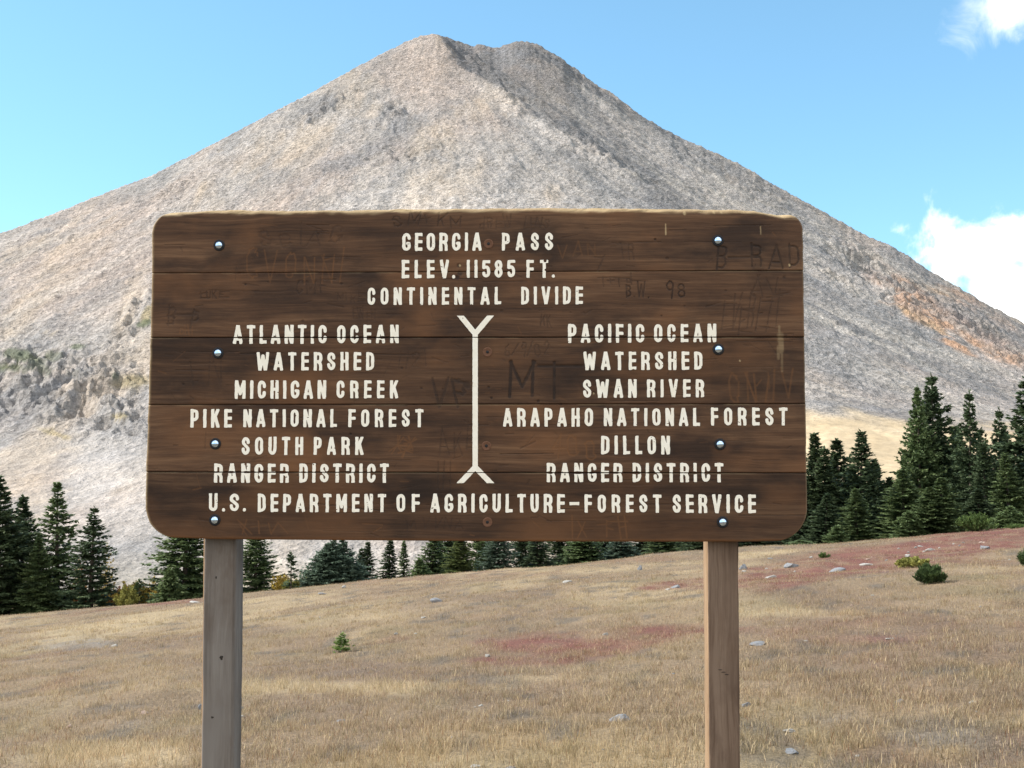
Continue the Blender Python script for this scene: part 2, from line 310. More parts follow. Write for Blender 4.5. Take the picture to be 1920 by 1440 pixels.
mt_edge = area([(40, 668, 45, 12, .3, 1.1), (100, 668, 20, 11), (85, 694, 14, 9), (30, 690, 40, 8, 0, .8), (270, 606, 18, 8, -.3), (150, 650, 20, 6, 0, .8), (215, 705, 8, 8)], .25)
mx(mt_edge*.75, GRN)
mx(sstep(1040, 1100, PYm+40*(w2-.5))*sstep(1000, 500, PXm)*.45, np.array((.40, .33, .2)))
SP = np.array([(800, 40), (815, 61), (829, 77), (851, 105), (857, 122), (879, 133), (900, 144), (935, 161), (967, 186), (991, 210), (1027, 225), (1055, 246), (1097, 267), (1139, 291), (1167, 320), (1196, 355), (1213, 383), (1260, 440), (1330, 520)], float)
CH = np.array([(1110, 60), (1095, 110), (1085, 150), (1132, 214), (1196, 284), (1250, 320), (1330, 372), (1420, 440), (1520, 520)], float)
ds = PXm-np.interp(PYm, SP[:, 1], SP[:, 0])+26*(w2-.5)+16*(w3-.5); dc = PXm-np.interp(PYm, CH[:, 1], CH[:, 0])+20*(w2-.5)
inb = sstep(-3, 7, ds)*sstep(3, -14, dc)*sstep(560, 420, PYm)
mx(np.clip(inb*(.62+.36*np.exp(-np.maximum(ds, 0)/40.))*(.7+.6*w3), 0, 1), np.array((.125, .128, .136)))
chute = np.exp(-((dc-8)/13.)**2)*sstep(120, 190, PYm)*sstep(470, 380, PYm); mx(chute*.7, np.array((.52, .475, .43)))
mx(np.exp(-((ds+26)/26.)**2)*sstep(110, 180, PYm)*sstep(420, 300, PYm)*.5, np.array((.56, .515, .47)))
mx(area([(1560, 470, 130, 30, .55), (1420, 350, 140, 26, .55), (1500, 420, 120, 20, .55), (1860, 620, 120, 34, .5), (1700, 500, 90, 20, .5), (60, 760, 130, 50, .1, .9), (180, 700, 120, 40, .3, .7), (740, 225, 40, 40, 0, .9), (660, 300, 90, 26, -.4, .8), (800, 300, 70, 26, -.3, .7), (600, 205, 50, 18, -.65, 1), (960, 110, 60, 20, .2, .9)])*.6, np.array((.19, .195, .205)))
mx(sstep(.50, .72, fbm(th*30, rd/90, 93, 4))*.2, np.array((.22, .22, .22)))
mx(area([(1060, 128, 50, 9, .62, 1.3), (1130, 180, 45, 10, .6, 1.3), (1000, 98, 40, 12, .3, .9), (1240, 246, 60, 8, .5, .8), (1350, 300, 70, 8, .45, .8)], .3)*.75, np.array((.125, .13, .14)))
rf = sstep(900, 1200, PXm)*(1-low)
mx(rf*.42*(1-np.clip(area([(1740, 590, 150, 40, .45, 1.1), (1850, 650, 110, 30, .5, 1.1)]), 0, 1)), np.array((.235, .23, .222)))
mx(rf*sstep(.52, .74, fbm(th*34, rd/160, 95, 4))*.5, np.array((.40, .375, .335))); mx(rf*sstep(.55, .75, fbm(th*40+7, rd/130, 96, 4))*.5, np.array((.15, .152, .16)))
mx((1-rf)*sstep(.56, .76, fbm(th*24, rd/230, 98, 4))*sstep(100, 400, rd)*.4, np.array((.47, .43, .385))); mx((1-rf)*sstep(.56, .76, fbm(th*20+9, rd/200, 99, 4))*sstep(100, 400, rd)*.4, np.array((.25, .245, .24)))
cm *= np.array((.83, .81, .795))*(.78+.44*w3)[..., None]
mx(low*.97, GRASS); cm *= 1+low[..., None]*(.5*(w3-.5)+.3*(fbm(X/3, Y/5, 97, 2)-.5))[..., None]
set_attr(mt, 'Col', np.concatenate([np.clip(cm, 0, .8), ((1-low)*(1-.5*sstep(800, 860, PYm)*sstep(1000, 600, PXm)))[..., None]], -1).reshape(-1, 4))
print('mountain built')

# ------------------------------------------------------------------ the sign
PHI = R(1.8)
EX = np.array((math.cos(PHI), -math.sin(PHI), 0)); EN = np.array((-math.sin(PHI), -math.cos(PHI), 0))
_a, _e = px_dir(893, 705); SO = np.array((_a*3.04, 3.04, EYE+_e*3.04))
SBASE = Vector((SO[0], SO[1], float(ground(SO[0], SO[1])))); VB = SO[2]-SBASE.z
def S2(px, py):                                       # pixel -> (u, v) on the board's front plane
    a, e = px_dir(px, py); d = np.array((a, 1, e)); o = np.array((0, 0, EYE)); t = ((SO-o)@EN)/(d@EN); p = o+d*t-SO
    return p@EX, p[2]
sign = empty('pass_sign', SBASE, -PHI)
tag(sign, 'large brown wooden plank sign with cream lettering bolted to two posts in the meadow', 'sign')
def loc(u, v, wd): return np.stack([u, -wd+0*u, v+VB+0*u], -1)    # board (u, v, towards the viewer) -> local

# --- stroke font
def arc(cx, cy, rx, ry, a0, a1, n=10): return [(cx+rx*math.cos(R(a0+(a1-a0)*i/n)), cy+ry*math.sin(R(a0+(a1-a0)*i/n))) for i in range(n+1)]
H = .1
def glyph(ch):
    W = dict(A=.56, B=.5, C=.5, D=.5, E=.46, F=.45, G=.52, H=.5, I=.2, K=.52, L=.42, M=.66, N=.53, O=.51, P=.49, R=.52, S=.5, T=.5, U=.5, V=.56, W=.76, X=.5).get(ch)
    if W is None: W = {'1': .2, '5': .5, '8': .5, '9': .5, '6': .5, '4': .5, '0': .5, '.': .2, '-': .5, '/': .4, '+': .4, '2': .5, 'd': .45}.get(ch, .5)
    l, r, b, t = H, W-H, H, 1-H; rx = W/2-H; ry = .2; cx = W/2
    bowl = lambda y0, y1, x0=l: [(x0, y1), (r-.14, y1)]+arc(r-.14, y1-.14, .14, .14, 90, 0, 6)+arc(r-.14, y0+.14, .14, .14, 0, -90, 6)+[(x0, y0)]
    g = {
     'A': [[(.05, -.12), (cx, 1.02)], [(W-.05, -.12), (cx, 1.02)], [(.15, .27), (W-.15, .27)]],
     'B': [[(l, -.1), (l, 1.1)], bowl(.52, t), bowl(b, .52)],
     'C': [[(r, .66)]+arc(cx, t-ry, rx, ry, 0, 180)+arc(cx, b+ry, rx, ry, 180, 360)+[(r, .34)]],
     'D': [[(l, -.1), (l, 1.1)], [(l, t), (r-.17, t)]+arc(r-.17, t-.2, .17, .2, 90, 0, 8)+arc(r-.17, b+.2, .17, .2, 0, -90, 8)+[(l, b)]],
     'E': [[(l, -.1), (l, 1.1)], [(l, t), (1, t)], [(l, .51), (W-.05, .51)], [(l, b), (1, b)]],
     'F': [[(l, -.1), (l, 1.1)], [(l, t), (1, t)], [(l, .49), (W-.07, .49)]],
     'G': [[(r, .74)]+arc(cx, t-ry, rx, ry, 0, 180)+arc(cx, b+ry, rx, ry, 180, 360)+[(r, .42), (cx+.06, .42)]],
     'H': [[(l, -.1), (l, 1.1)], [(r, -.1), (r, 1.1)], [(l, .51), (r, .51)]],
     'I': [[(l, -.1), (l, 1.1)]], '1': [[(l, -.1), (l, 1.1)]],
     'K': [[(l, -.1), (l, 1.1)], [(l+.04, .36), (W-.06, 1.08)], [(l+.16, .58), (W-.05, -.1)]],
     'L': [[(l, -.1), (l, 1.1)], [(l, b), (1, b)]],
     'M': [[(l, -.1), (l, 1.1)], [(r, -.1), (r, 1.1)], [(l-.02, 1.05), (cx, .28), (r+.02, 1.05)]],
     'N': [[(l, -.1), (l, 1.1)], [(r, -.1), (r, 1.1)], [(l-.02, 1.05), (r+.02, -.05)]],
     'O': [arc(cx, t-ry, rx, ry, 0, 180)+arc(cx, b+ry, rx, ry, 180, 360)+[(r, t-ry)]],
     '0': [arc(cx, t-ry, rx, ry, 0, 180)+arc(cx, b+ry, rx, ry, 180, 360)+[(r, t-ry)]],
     'P': [[(l, -.1), (l, 1.1)], bowl(.44, t)],
     'R': [[(l, -.1), (l, 1.1)], bowl(.48, t), [(cx-.02, .48), (r-.06, .42), (r, .28), (r, -.1)]],
     'S': [[(r, .68)]+arc(cx, .71, rx, .19, 0, 205, 12)+arc(cx, .29, rx, .19, 25, -180, 12)+[(l, .32)]],
     'T': [[(cx, -.1), (cx, 1.1)], [(-.1, t), (1, t)]],
     'U': [[(l, 1.1)]+arc(cx, b+ry, rx, ry, 180, 360)+[(r, 1.1)]],
     'V': [[(.06, 1.12), (cx, -.02), (W-.06, 1.12)]],
     'W': [[(.07, 1.12), (W*.28, 0), (cx, .8), (W*.72, 0), (W-.07, 1.12)]],
     'X': [[(.05, 1.05), (W-.05, -.05)], [(.05, -.05), (W-.05, 1.05)]],
     '5': [[(1, t), (l+.02, t), (l, .56), (r-.16, .60)]+arc(r-.15, .42, .15, .18, 80, 0, 6)+arc(cx, b+.19, rx, .19, 0, -170, 10)],
     '8': [arc(cx, .71, rx-.01, .19, 0, 360, 18), arc(cx, .30, rx, .20, 0, 360, 18)],
     '9': [arc(cx, .68, rx, .22, 0, 360, 18), [(r, .68), (r-.02, -.05)]],
     '6': [arc(cx, .3, rx, .2, 0, 360, 18), [(l, .3), (l+.05, .7), (r, 1)]],
     '4': [[(r-.05, -.05), (r-.05, 1.05)], [(r-.05, 1), (l, .4), (r+.1, .4)]],
     '2': [arc(cx, t-ry, rx, ry, 180, 0)+[(l, b), (r, b)]],
     '.': [[(l, b-.02), (l, b)]], '-': [[(-.1, .48), (1, .48)]], '/': [[(0, 0), (W, 1)]], '+': [[(0, .5), (W, .5)], [(cx, .25), (cx, .75)]],
     'd': [arc(cx, .3, rx, .2, 0, 360, 14), [(r, 0), (r, 1)]],
    }.get(ch, [])
    return W, g
def sdf_mesh(D, us, vs, front, depth):                # filled marching squares of D < 0, with side walls
    nv, nu = D.shape; ins = D < 0; P = []; idx = {}; F4 = []; FN = []; WL = []
    vid = -np.ones(D.shape, int)
    full = ins[:-1, :-1] & ins[1:, :-1] & ins[:-1, 1:] & ins[1:, 1:]; anyi = ins[:-1, :-1] | ins[1:, :-1] | ins[:-1, 1:] | ins[1:, 1:]
    k = np.argwhere(ins); vid[ins] = np.arange(len(k)); P = [(us[j], vs[i]) for i, j in k]
    fi = np.argwhere(full)
    quads = np.stack([vid[fi[:, 0], fi[:, 1]], vid[fi[:, 0], fi[:, 1]+1], vid[fi[:, 0]+1, fi[:, 1]+1], vid[fi[:, 0]+1, fi[:, 1]]], 1) if len(fi) else np.zeros((0, 4), int)
    def cross(p, q):
        key = (p, q) if p < q else (q, p)
        if key not in idx:
            a, b2 = key; da, db = D[a], D[b2]; t = da/(da-db); idx[key] = len(P)
            P.append((us[a[1]]+t*(us[b2[1]]-us[a[1]]), vs[a[0]]+t*(vs[b2[0]]-vs[a[0]])))
        return idx[key]
    polys, walls = [], []
    for i, j in np.argwhere(anyi & ~full):
        cs = [(i, j), (i, j+1), (i+1, j+1), (i+1, j)]; out = []; x = []
        for n in range(4):
            p, q = cs[n], cs[(n+1) % 4]
            if ins[p]: out.append(int(vid[p]))
            if ins[p] != ins[q]: cxp = cross(p, q); out.append(cxp); x.append((cxp, bool(ins[p])))
        if len(out) >= 3: polys.append(tuple(out))
        for n in range(len(x)):
            if x[n][1] and len(x) > 1: walls.append((x[n][0], x[(n+1) % len(x)][0]))
    P = np.array(P); n = len(P)
    V = np.concatenate([np.column_stack([P, np.full(n, front)]), np.column_stack([P, np.full(n, front-depth)])])
    faces = [tuple(q) for q in quads]+polys+[(b2, a, a+n, b2+n) for a, b2 in walls]
    return V, faces
GAPS = [((284, 512), (1507, 507)), ((280, 633), (1509, 632)), ((277, 759), (1511, 757)), ((273, 885), (1513, 887))]
def gap_v(i, u):
    (u0, v0), (u1, v1) = S2(*GAPS[i][0]), S2(*GAPS[i][1]); return v0+(v1-v0)*(u-u0)/(u1-u0)
m_paint, nt, b = new_mat('cream_paint')
oc = node(nt, 'ShaderNodeTexCoord').outputs['Object']
pc = mixc(nt, ramp(nt, noise(nt, oc, 60, 5, .6), [(.3, 0), (.7, 1)]), (.80, .75, .64), (.88, .845, .76))
pc = mixc(nt, ramp(nt, noise(nt, mapping(nt, oc, (1, 1, 6)), 160, 4, .7), [(.66, 0), (.78, .5)]), pc, (.52, .45, .34))
nt.links.new(pc, b.inputs['Base Color']); b.inputs['Roughness'].default_value = .6
bm = node(nt, 'ShaderNodeBump', {'Strength': .35, 'Distance': .001, 'Height': noise(nt, oc, 300, 3)}); nt.links.new(bm.outputs[0], b.inputs['Normal'])
LETTER_HOLES = []                                     # damage in the lettering, (u, v, r)
for px, py, r in ((862, 497, 3), (856, 517, 3), (1023, 506, 2), (1113, 736, 3), (1022, 489, 3), (940, 583, 3)): LETTER_HOLES.append((*S2(px, py), r*.00147))
rng = np.random.default_rng(5)
def lettering(name, words, label):
    VV, FF, off = [], [], 0
    for text, x0, x1, y0, y1 in words:
        (u0, v0), (u1, v1) = S2(x0, y1), S2(x1, y0); h = v1-v0; gs = [glyph(c) for c in text]
        hm = h
        nat = sum(g[0] for g in gs)*hm; gap = .16*hm; n = len(gs)
        if n > 1: gap = (u1-u0-nat*.9)/(n-1); s = .9
        if n > 1 and gap < .10*hm: s = (u1-u0-.10*hm*(n-1))/nat; gap = .10*hm
        if n > 1 and gap > .34*hm: s = (u1-u0-.34*hm*(n-1))/nat; gap = .34*hm
        if n == 1: s = (u1-u0)/nat
        u = u0
        for (wd, st), ch in zip(gs, text):
            step = .0008; sc = s if s < 1.25 or n == 1 else 1.25
            us = np.arange(-.003, wd*hm*s+.003, step); vs = np.arange(-.003, hm+.003, step); UU, Vv = np.meshgrid(us, vs)
            sd_ = rng.integers(1000)
            wx = .0015*(fbm(UU/.013+sd_, Vv/.013, 7, 2)-.5); wy = .0014*(fbm(UU/.013, Vv/.013+sd_, 17, 2)-.5)
            gx, gy = (UU+wx)/(hm*s), (Vv+wy)/hm; D = np.full(UU.shape, 9.)
            for pl in st:
                for a, b2 in zip(pl[:-1], pl[1:]):
                    D = np.minimum(D, seg_d(gx*s, gy, (a[0]*s, a[1]), (b2[0]*s, b2[1]))-H*rng_t)
            bx = np.maximum(np.maximum(-gx, gx-wd)*s, np.maximum(-gy, gy-1)); r_ = .055
            qx, qy = np.abs(gx-wd/2)*s-wd*s/2+r_, np.abs(gy-.5)-.5+r_
            bx = np.hypot(np.maximum(qx, 0), np.maximum(qy, 0))+np.minimum(np.maximum(qx, qy), 0)-r_
            D = np.maximum(D, bx)*hm
            Ug, Vg = UU+u, Vv+v0
            D = D+.0004*(fbm(Ug/.005, Vg/.005, 23, 3)-.5)
            chip = fbm(Ug/.012, Vg/.005, 29, 3); D = np.maximum(D, (chip-.85)*.04)
            for gi in (1, 2, 3):
                gv = np.abs(Vg-gap_v(gi, Ug)); ch_ = .0015+.004*np.maximum(fbm(Ug/.02, Vg/.3, 31+gi, 2)-.55, 0)*2; D = np.maximum(D, ch_-gv)
            for hu, hv, hr in LETTER_HOLES: D = np.maximum(D, hr-np.hypot(Ug-hu, Vg-hv))
            # a split in the bottom plank runs through some letters
            if (D < 0).any():
                V_, F_ = sdf_mesh(D, us+u, vs+v0, .0012, .0025); VV.append(V_); FF += [tuple(int(i)+off for i in f) for f in F_]; off += len(V_)
            u += wd*hm*s+gap
    V = np.concatenate(VV); o = mesh_obj(name, loc(V[:, 0], V[:, 1], V[:, 2]), FF, m_paint, sign)
    o['label'] = label
rng_t = .84
LINES = [
 ([('GEORGIA', 754, 903, 436, 471), ('PASS', 941, 1037, 436, 470)], 'cream lettering GEORGIA PASS'),
 ([('ELEV', 753, 842, 487, 522), ('.', 847, 854, 487, 522), ('11585', 875, 966, 487, 521), ('FT', 987, 1028, 487, 521), ('.', 1034, 1041, 487, 521)], 'cream lettering ELEV. 11585 FT.'),
 ([('CONTINENTAL', 689, 940, 538, 572), ('DIVIDE', 977, 1093, 537, 571)], 'cream lettering CONTINENTAL DIVIDE'),
 ([('ATLANTIC', 437, 613, 609, 645), ('OCEAN', 632, 748, 609, 644)], 'cream lettering ATLANTIC OCEAN'),
 ([('WATERSHED', 481, 702, 660, 695)], 'cream lettering WATERSHED under ATLANTIC OCEAN'),
 ([('MICHIGAN', 440, 612, 713, 748), ('CREEK', 631, 747, 713, 747)], 'cream lettering MICHIGAN CREEK'),
 ([('PIKE', 357, 435, 767, 802), ('NATIONAL', 456, 632, 767, 801), ('FOREST', 653, 794, 767, 801)], 'cream lettering PIKE NATIONAL FOREST'),
 ([('SOUTH', 453, 569, 819, 853), ('PARK', 588, 682, 819, 853)], 'cream lettering SOUTH PARK'),
 ([('RANGER', 401, 542, 869, 905), ('DISTRICT', 561, 729, 869, 905)], 'cream lettering RANGER DISTRICT under SOUTH PARK'),
 ([('PACIFIC', 1065, 1208, 607, 643), ('OCEAN', 1226, 1343, 607, 642)], 'cream lettering PACIFIC OCEAN'),
 ([('WATERSHED', 1094, 1317, 659, 694)], 'cream lettering WATERSHED under PACIFIC OCEAN'),
 ([('SWAN', 1093, 1194, 711, 746), ('RIVER', 1213, 1320, 711, 745)], 'cream lettering SWAN RIVER'),
 ([('ARAPAHO', 943, 1112, 765, 800), ('NATIONAL', 1132, 1312, 765, 799), ('FOREST', 1333, 1476, 764, 798)], 'cream lettering ARAPAHO NATIONAL FOREST'),
 ([('DILLON', 1127, 1256, 817, 852)], 'cream lettering DILLON'),
 ([('RANGER', 1025, 1167, 868, 904), ('DISTRICT', 1186, 1356, 868, 904)], 'cream lettering RANGER DISTRICT under DILLON'),
 ([('U', 391, 409, 925, 959), ('.', 416, 423, 925, 959), ('S', 430, 449, 925, 959), ('.', 455, 462, 925, 959), ('DEPARTMENT', 483, 724, 926, 960), ('OF', 743, 787, 926, 960), ('AGRICULTURE', 807, 1059, 926, 961), ('-', 1068, 1086, 926, 961),
   ('FOREST', 1096, 1240, 927, 961), ('SERVICE', 1261, 1417, 927, 962)], 'cream lettering U.S. DEPARTMENT OF AGRICULTURE-FOREST SERVICE'),
]
for words, lab in LINES: lettering('lettering', words, lab)
# the divide symbol: a bar forked at both ends
def symbol():
    (u0, v0), (u1, v1) = S2(848, 912), S2(936, 586); us = np.arange(u0, u1, .0011); vs = np.arange(v0, v1, .0011); UU, Vv = np.meshgrid(us, vs); D = np.full(UU.shape, 9.)
    for a, b2 in (((891, 628), (891, 872)), ((891, 626), (855, 582)), ((891, 626), (928, 582)), ((891, 876), (853, 916)), ((891, 876), (930, 916))):
        D = np.minimum(D, seg_d(UU, Vv, S2(*a), S2(*b2))-.0074)
    D = np.maximum(D, np.maximum(Vv-S2(891, 592)[1], S2(891, 906)[1]-Vv))
    D = D+.001*(fbm(UU/.006, Vv/.006, 23, 3)-.5); D = np.maximum(D, (fbm(UU/.012, Vv/.02, 27, 3)-.9)*.04)
    for gi in (1, 3): D = np.maximum(D, .0012-np.abs(Vv-gap_v(gi, UU)))
    V, F = sdf_mesh(D, us, vs, .0012, .0025); o = mesh_obj('divide_symbol', loc(V[:, 0], V[:, 1], V[:, 2]), F, m_paint, sign); o['label'] = 'cream upright bar forked at both ends'
symbol()

# --- carved marks and wear drawn on a raster of the board: 0 dark cut, 1 rusty scratch, 2 pale bare wood and light through a hole
GU0, GV0, GS = -.97, -.50, .001
NU, NV = int(1.94/GS), int(1.0/GS)
MK = np.zeros((3, NV, NU), np.float32)
def stroke(p, q, wd, ch, val):
    (a0, b0), (a1, b1) = p, q; pad = wd*2.5
    i0, i1 = int((min(b0, b1)-pad-GV0)/GS), int((max(b0, b1)+pad-GV0)/GS)+2; j0, j1 = int((min(a0, a1)-pad-GU0)/GS), int((max(a0, a1)+pad-GU0)/GS)+2
    i0, j0 = max(i0, 0), max(j0, 0); i1, j1 = min(i1, NV), min(j1, NU)
    if i1 <= i0 or j1 <= j0: return
    UU, Vv = np.meshgrid(GU0+GS*np.arange(j0, j1), GV0+GS*np.arange(i0, i1)); d = seg_d(UU, Vv, p, q)
    m = val*(1-sstep(wd*.5, wd*1.25, d))*(.55+.75*fbm(UU/.02, Vv/.02, 91, 3)); MK[ch, i0:i1, j0:j1] = np.maximum(MK[ch, i0:i1, j0:j1], m)
def scrawl(text, x0, x1, y0, y1, wpx, ch, val, seed=0, slant=0):
    jt = .35 if val >= .7 else 1; rg = random.Random(seed+len(text)*7); gs = [glyph(c) for c in text]; tw = sum(g[0]+.12 for g in gs)-.12; x = 0
    for W, st in gs:
        dy = rg.uniform(-.14, .14); sc = rg.uniform(.8, 1.2); rg_s = rg.uniform(-.12, .16)
        for pl in st:
            q = [(x+px_*1.0, min(max(py_, 0), 1)*sc+dy) for px_, py_ in pl]
            q = [(a+jt*rg.uniform(-.055, .055)+(slant+jt*rg_s)*b_, b_+jt*rg.uniform(-.05, .05)) for a, b_ in q]
            q = [S2(x0+a/tw*(x1-x0), y1-b_*(y1-y0)) for a, b_ in q]
            for a, b_ in zip(q[:-1], q[1:]): stroke(a, b_, wpx*.00147*.5, ch, 1.2*val*rg.uniform(.8, 1.1))
        x += W+.12
for args in [('B-RAD', 1338, 1503, 464, 504, 4, 0, .75, 1), ('B.W.', 1173, 1218, 532, 558, 3, 0, .8, 2), ('98', 1245, 1288, 528, 560, 3, 0, .85, 3), ('T+Td', 1123, 1186, 514, 535, 2.5, 0, .5, 4),
             ('M', 948, 1006, 681, 742, 6.5, 0, 1.0, 5), ('T', 1016, 1060, 679, 742, 5.5, 0, .9, 6), ('VP', 803, 882, 708, 760, 6, 0, .6, 7), ('SM+KM', 735, 868, 402, 424, 3, 0, .5, 8), ('dREW LINS', 897, 1030, 406, 428, 3, 0, .33, 9),
             ('SCIAG', 485, 640, 428, 462, 4, 0, .3, 10), ('CVONN1', 460, 645, 470, 530, 3, 1, .45, 11), ('CMF', 552, 612, 525, 552, 3, 0, .4, 12), ('B-P', 310, 372, 575, 612, 4, 0, .5, 13), ('LUKE', 375, 418, 546, 560, 2.5, 0, .5, 14),
             ('6/9/02', 945, 1030, 643, 668, 3, 0, .4, 15), ('1121', 745, 800, 658, 688, 3, 0, .3, 16), ('400', 1030, 1122, 815, 862, 3.5, 1, .5, 17), ('IX FH', 1068, 1182, 974, 1012, 3, 1, .5, 18), ('XIV', 450, 520, 978, 1000, 3, 1, .5, 19),
             ('EVERETT', 1350, 1460, 560, 620, 3, 0, .4, 20, .3), ('AV', 1400, 1470, 520, 560, 3, 0, .4, 21), ('ONIIV', 1365, 1490, 690, 752, 4, 1, .4, 22), ('JTN', 310, 420, 670, 715, 4, 0, .3, 23), ('KK', 1012, 1035, 590, 612, 2.5, 0, .4, 24),
             ('EWEN', 660, 705, 580, 600, 2.5, 0, .35, 25), ('MIKE', 630, 680, 550, 566, 2, 0, .35, 26), ('TR', 1160, 1190, 450, 485, 3, 0, .4, 27), ('VAN', 1045, 1120, 455, 480, 3, 1, .3, 28), ('OHI', 335, 362, 612, 628, 2.5, 1, .4, 29), ('AKE', 820, 890, 800, 850, 3, 0, .33, 30), ('MVVNA', 760, 870, 972, 992, 3, 0, .25, 31), ('HI', 815, 850, 870, 920, 3, 0, .35, 32)]:
    scrawl(*args)
rg = random.Random(3)
for _ in range(230):                                  # random scratches and tool marks
    x, y = rg.uniform(285, 1500), rg.uniform(410, 1005); l = rg.choice((8, 15, 30)); an = rg.gauss(0, .25) if rg.random() < .55 else rg.uniform(0, 3.14)
    stroke(S2(x, y), S2(x+l*math.cos(an), y+l*math.sin(an)), rg.uniform(.8, 1.8)*.00147, rg.choice((0, 0, 0, 1)), rg.uniform(.12, .45))
for _ in range(70):                                   # drying checks along the grain
    x, y, l = rg.uniform(280, 1420), rg.uniform(405, 1008), rg.uniform(15, 110); y2 = y+rg.uniform(-2, 2)
    stroke(S2(x, y), S2(x+l, y2), rg.uniform(.5, .9)*.00147, 0, rg.uniform(.35, .8))
for x, y, r, v in ((1163, 456, 4, .8), (1228, 449, 4, .8), (1250, 484, 5, .8), (940, 583, 4, 1), (1069, 586, 3, .6), (1094, 586, 3, .6), (1240, 592, 3, .7), (1283, 574, 3, .6), (596, 438, 4, .7), (460, 533, 4, .8), (640, 532, 4, .7), (916, 726, 4, .9), (921, 746, 4, .9), (1009, 752, 5, .9), (1052, 758, 4, .9),
                   (790, 728, 4, .7), (657, 814, 4, .9), (753, 690, 4, .7), (830, 730, 4, .6), (875, 722, 14, .8), (862, 512, 9, .9), (857, 520, 8, .9), (860, 498, 7, .9), (1113, 737, 5, 1), (343, 720, 4, .6), (567, 602, 5, .6), (1360, 545, 4, .6), (1470, 520, 5, .6), (1395, 790, 4, .5)):
    stroke(S2(x, y), S2(x+.5, y), r*.00147*.6, 0, v)
for x, y, l, wpx, v in ((1464, 632, 26, 9, .30), (1466, 636, 20, 6, .3), (1461, 612, 24, 4, .35), (1459, 650, 22, 5, .25), (1466, 656, 40, 4, .2), (1463, 628, 10, 11, .25), (1248, 420, 20, 2, 1.0), (1426, 425, 14, 2, .6), (1283, 398, 3, 4, 1.6), (1338, 396, 3, 4, 1.6), (1352, 397, 2, 3, 1.6), (862, 497, 1, 3.0, 2), (1113, 737, 1, 2, 2), (1387, 676, 1, 2.5, 1), (1480, 496, 2, 3, 1.2)):  # one pale dot paints daylight coming through a small hole
    stroke(S2(x, y), S2(x+.5, y+l), wpx*.00147*.6, 2, v)
for x, y, r in ((745, 835, 12), (760, 845, 9), (770, 830, 8)): 
    for _ in range(10): 
        an = rg.uniform(0, 6.3); stroke(S2(x, y), S2(x+r*1.6*math.cos(an), y+r*1.6*math.sin(an)), .0018, 1, .6)
for x in (450, 470, 520, 680, 700, 1000, 1120): stroke(S2(x, rg.uniform(975, 1000)), S2(x+rg.uniform(10, 40), rg.uniform(975, 1005)), .002, 1, .4)
# the split through the last line of text
for k_ in range(12): stroke(S2(590+k_*11, 944+k_*1.2+rg.uniform(-1, 1)), S2(601+k_*11, 945.2+k_*1.2), .0011, 0, .9)
stroke(S2(1385, 966), S2(1513, 966), .0011, 0, .8)
def sample(ch, u, v):
    x = np.clip((u-GU0)/GS, 0, NU-1.01); y = np.clip((v-GV0)/GS, 0, NV-1.01); i, j = y.astype(int), x.astype(int); fx, fy = x-j, y-i; M = MK[ch]
    return (M[i, j]*(1-fx)+M[i, j+1]*fx)*(1-fy)+(M[i+1, j]*(1-fx)+M[i+1, j+1]*fx)*fy

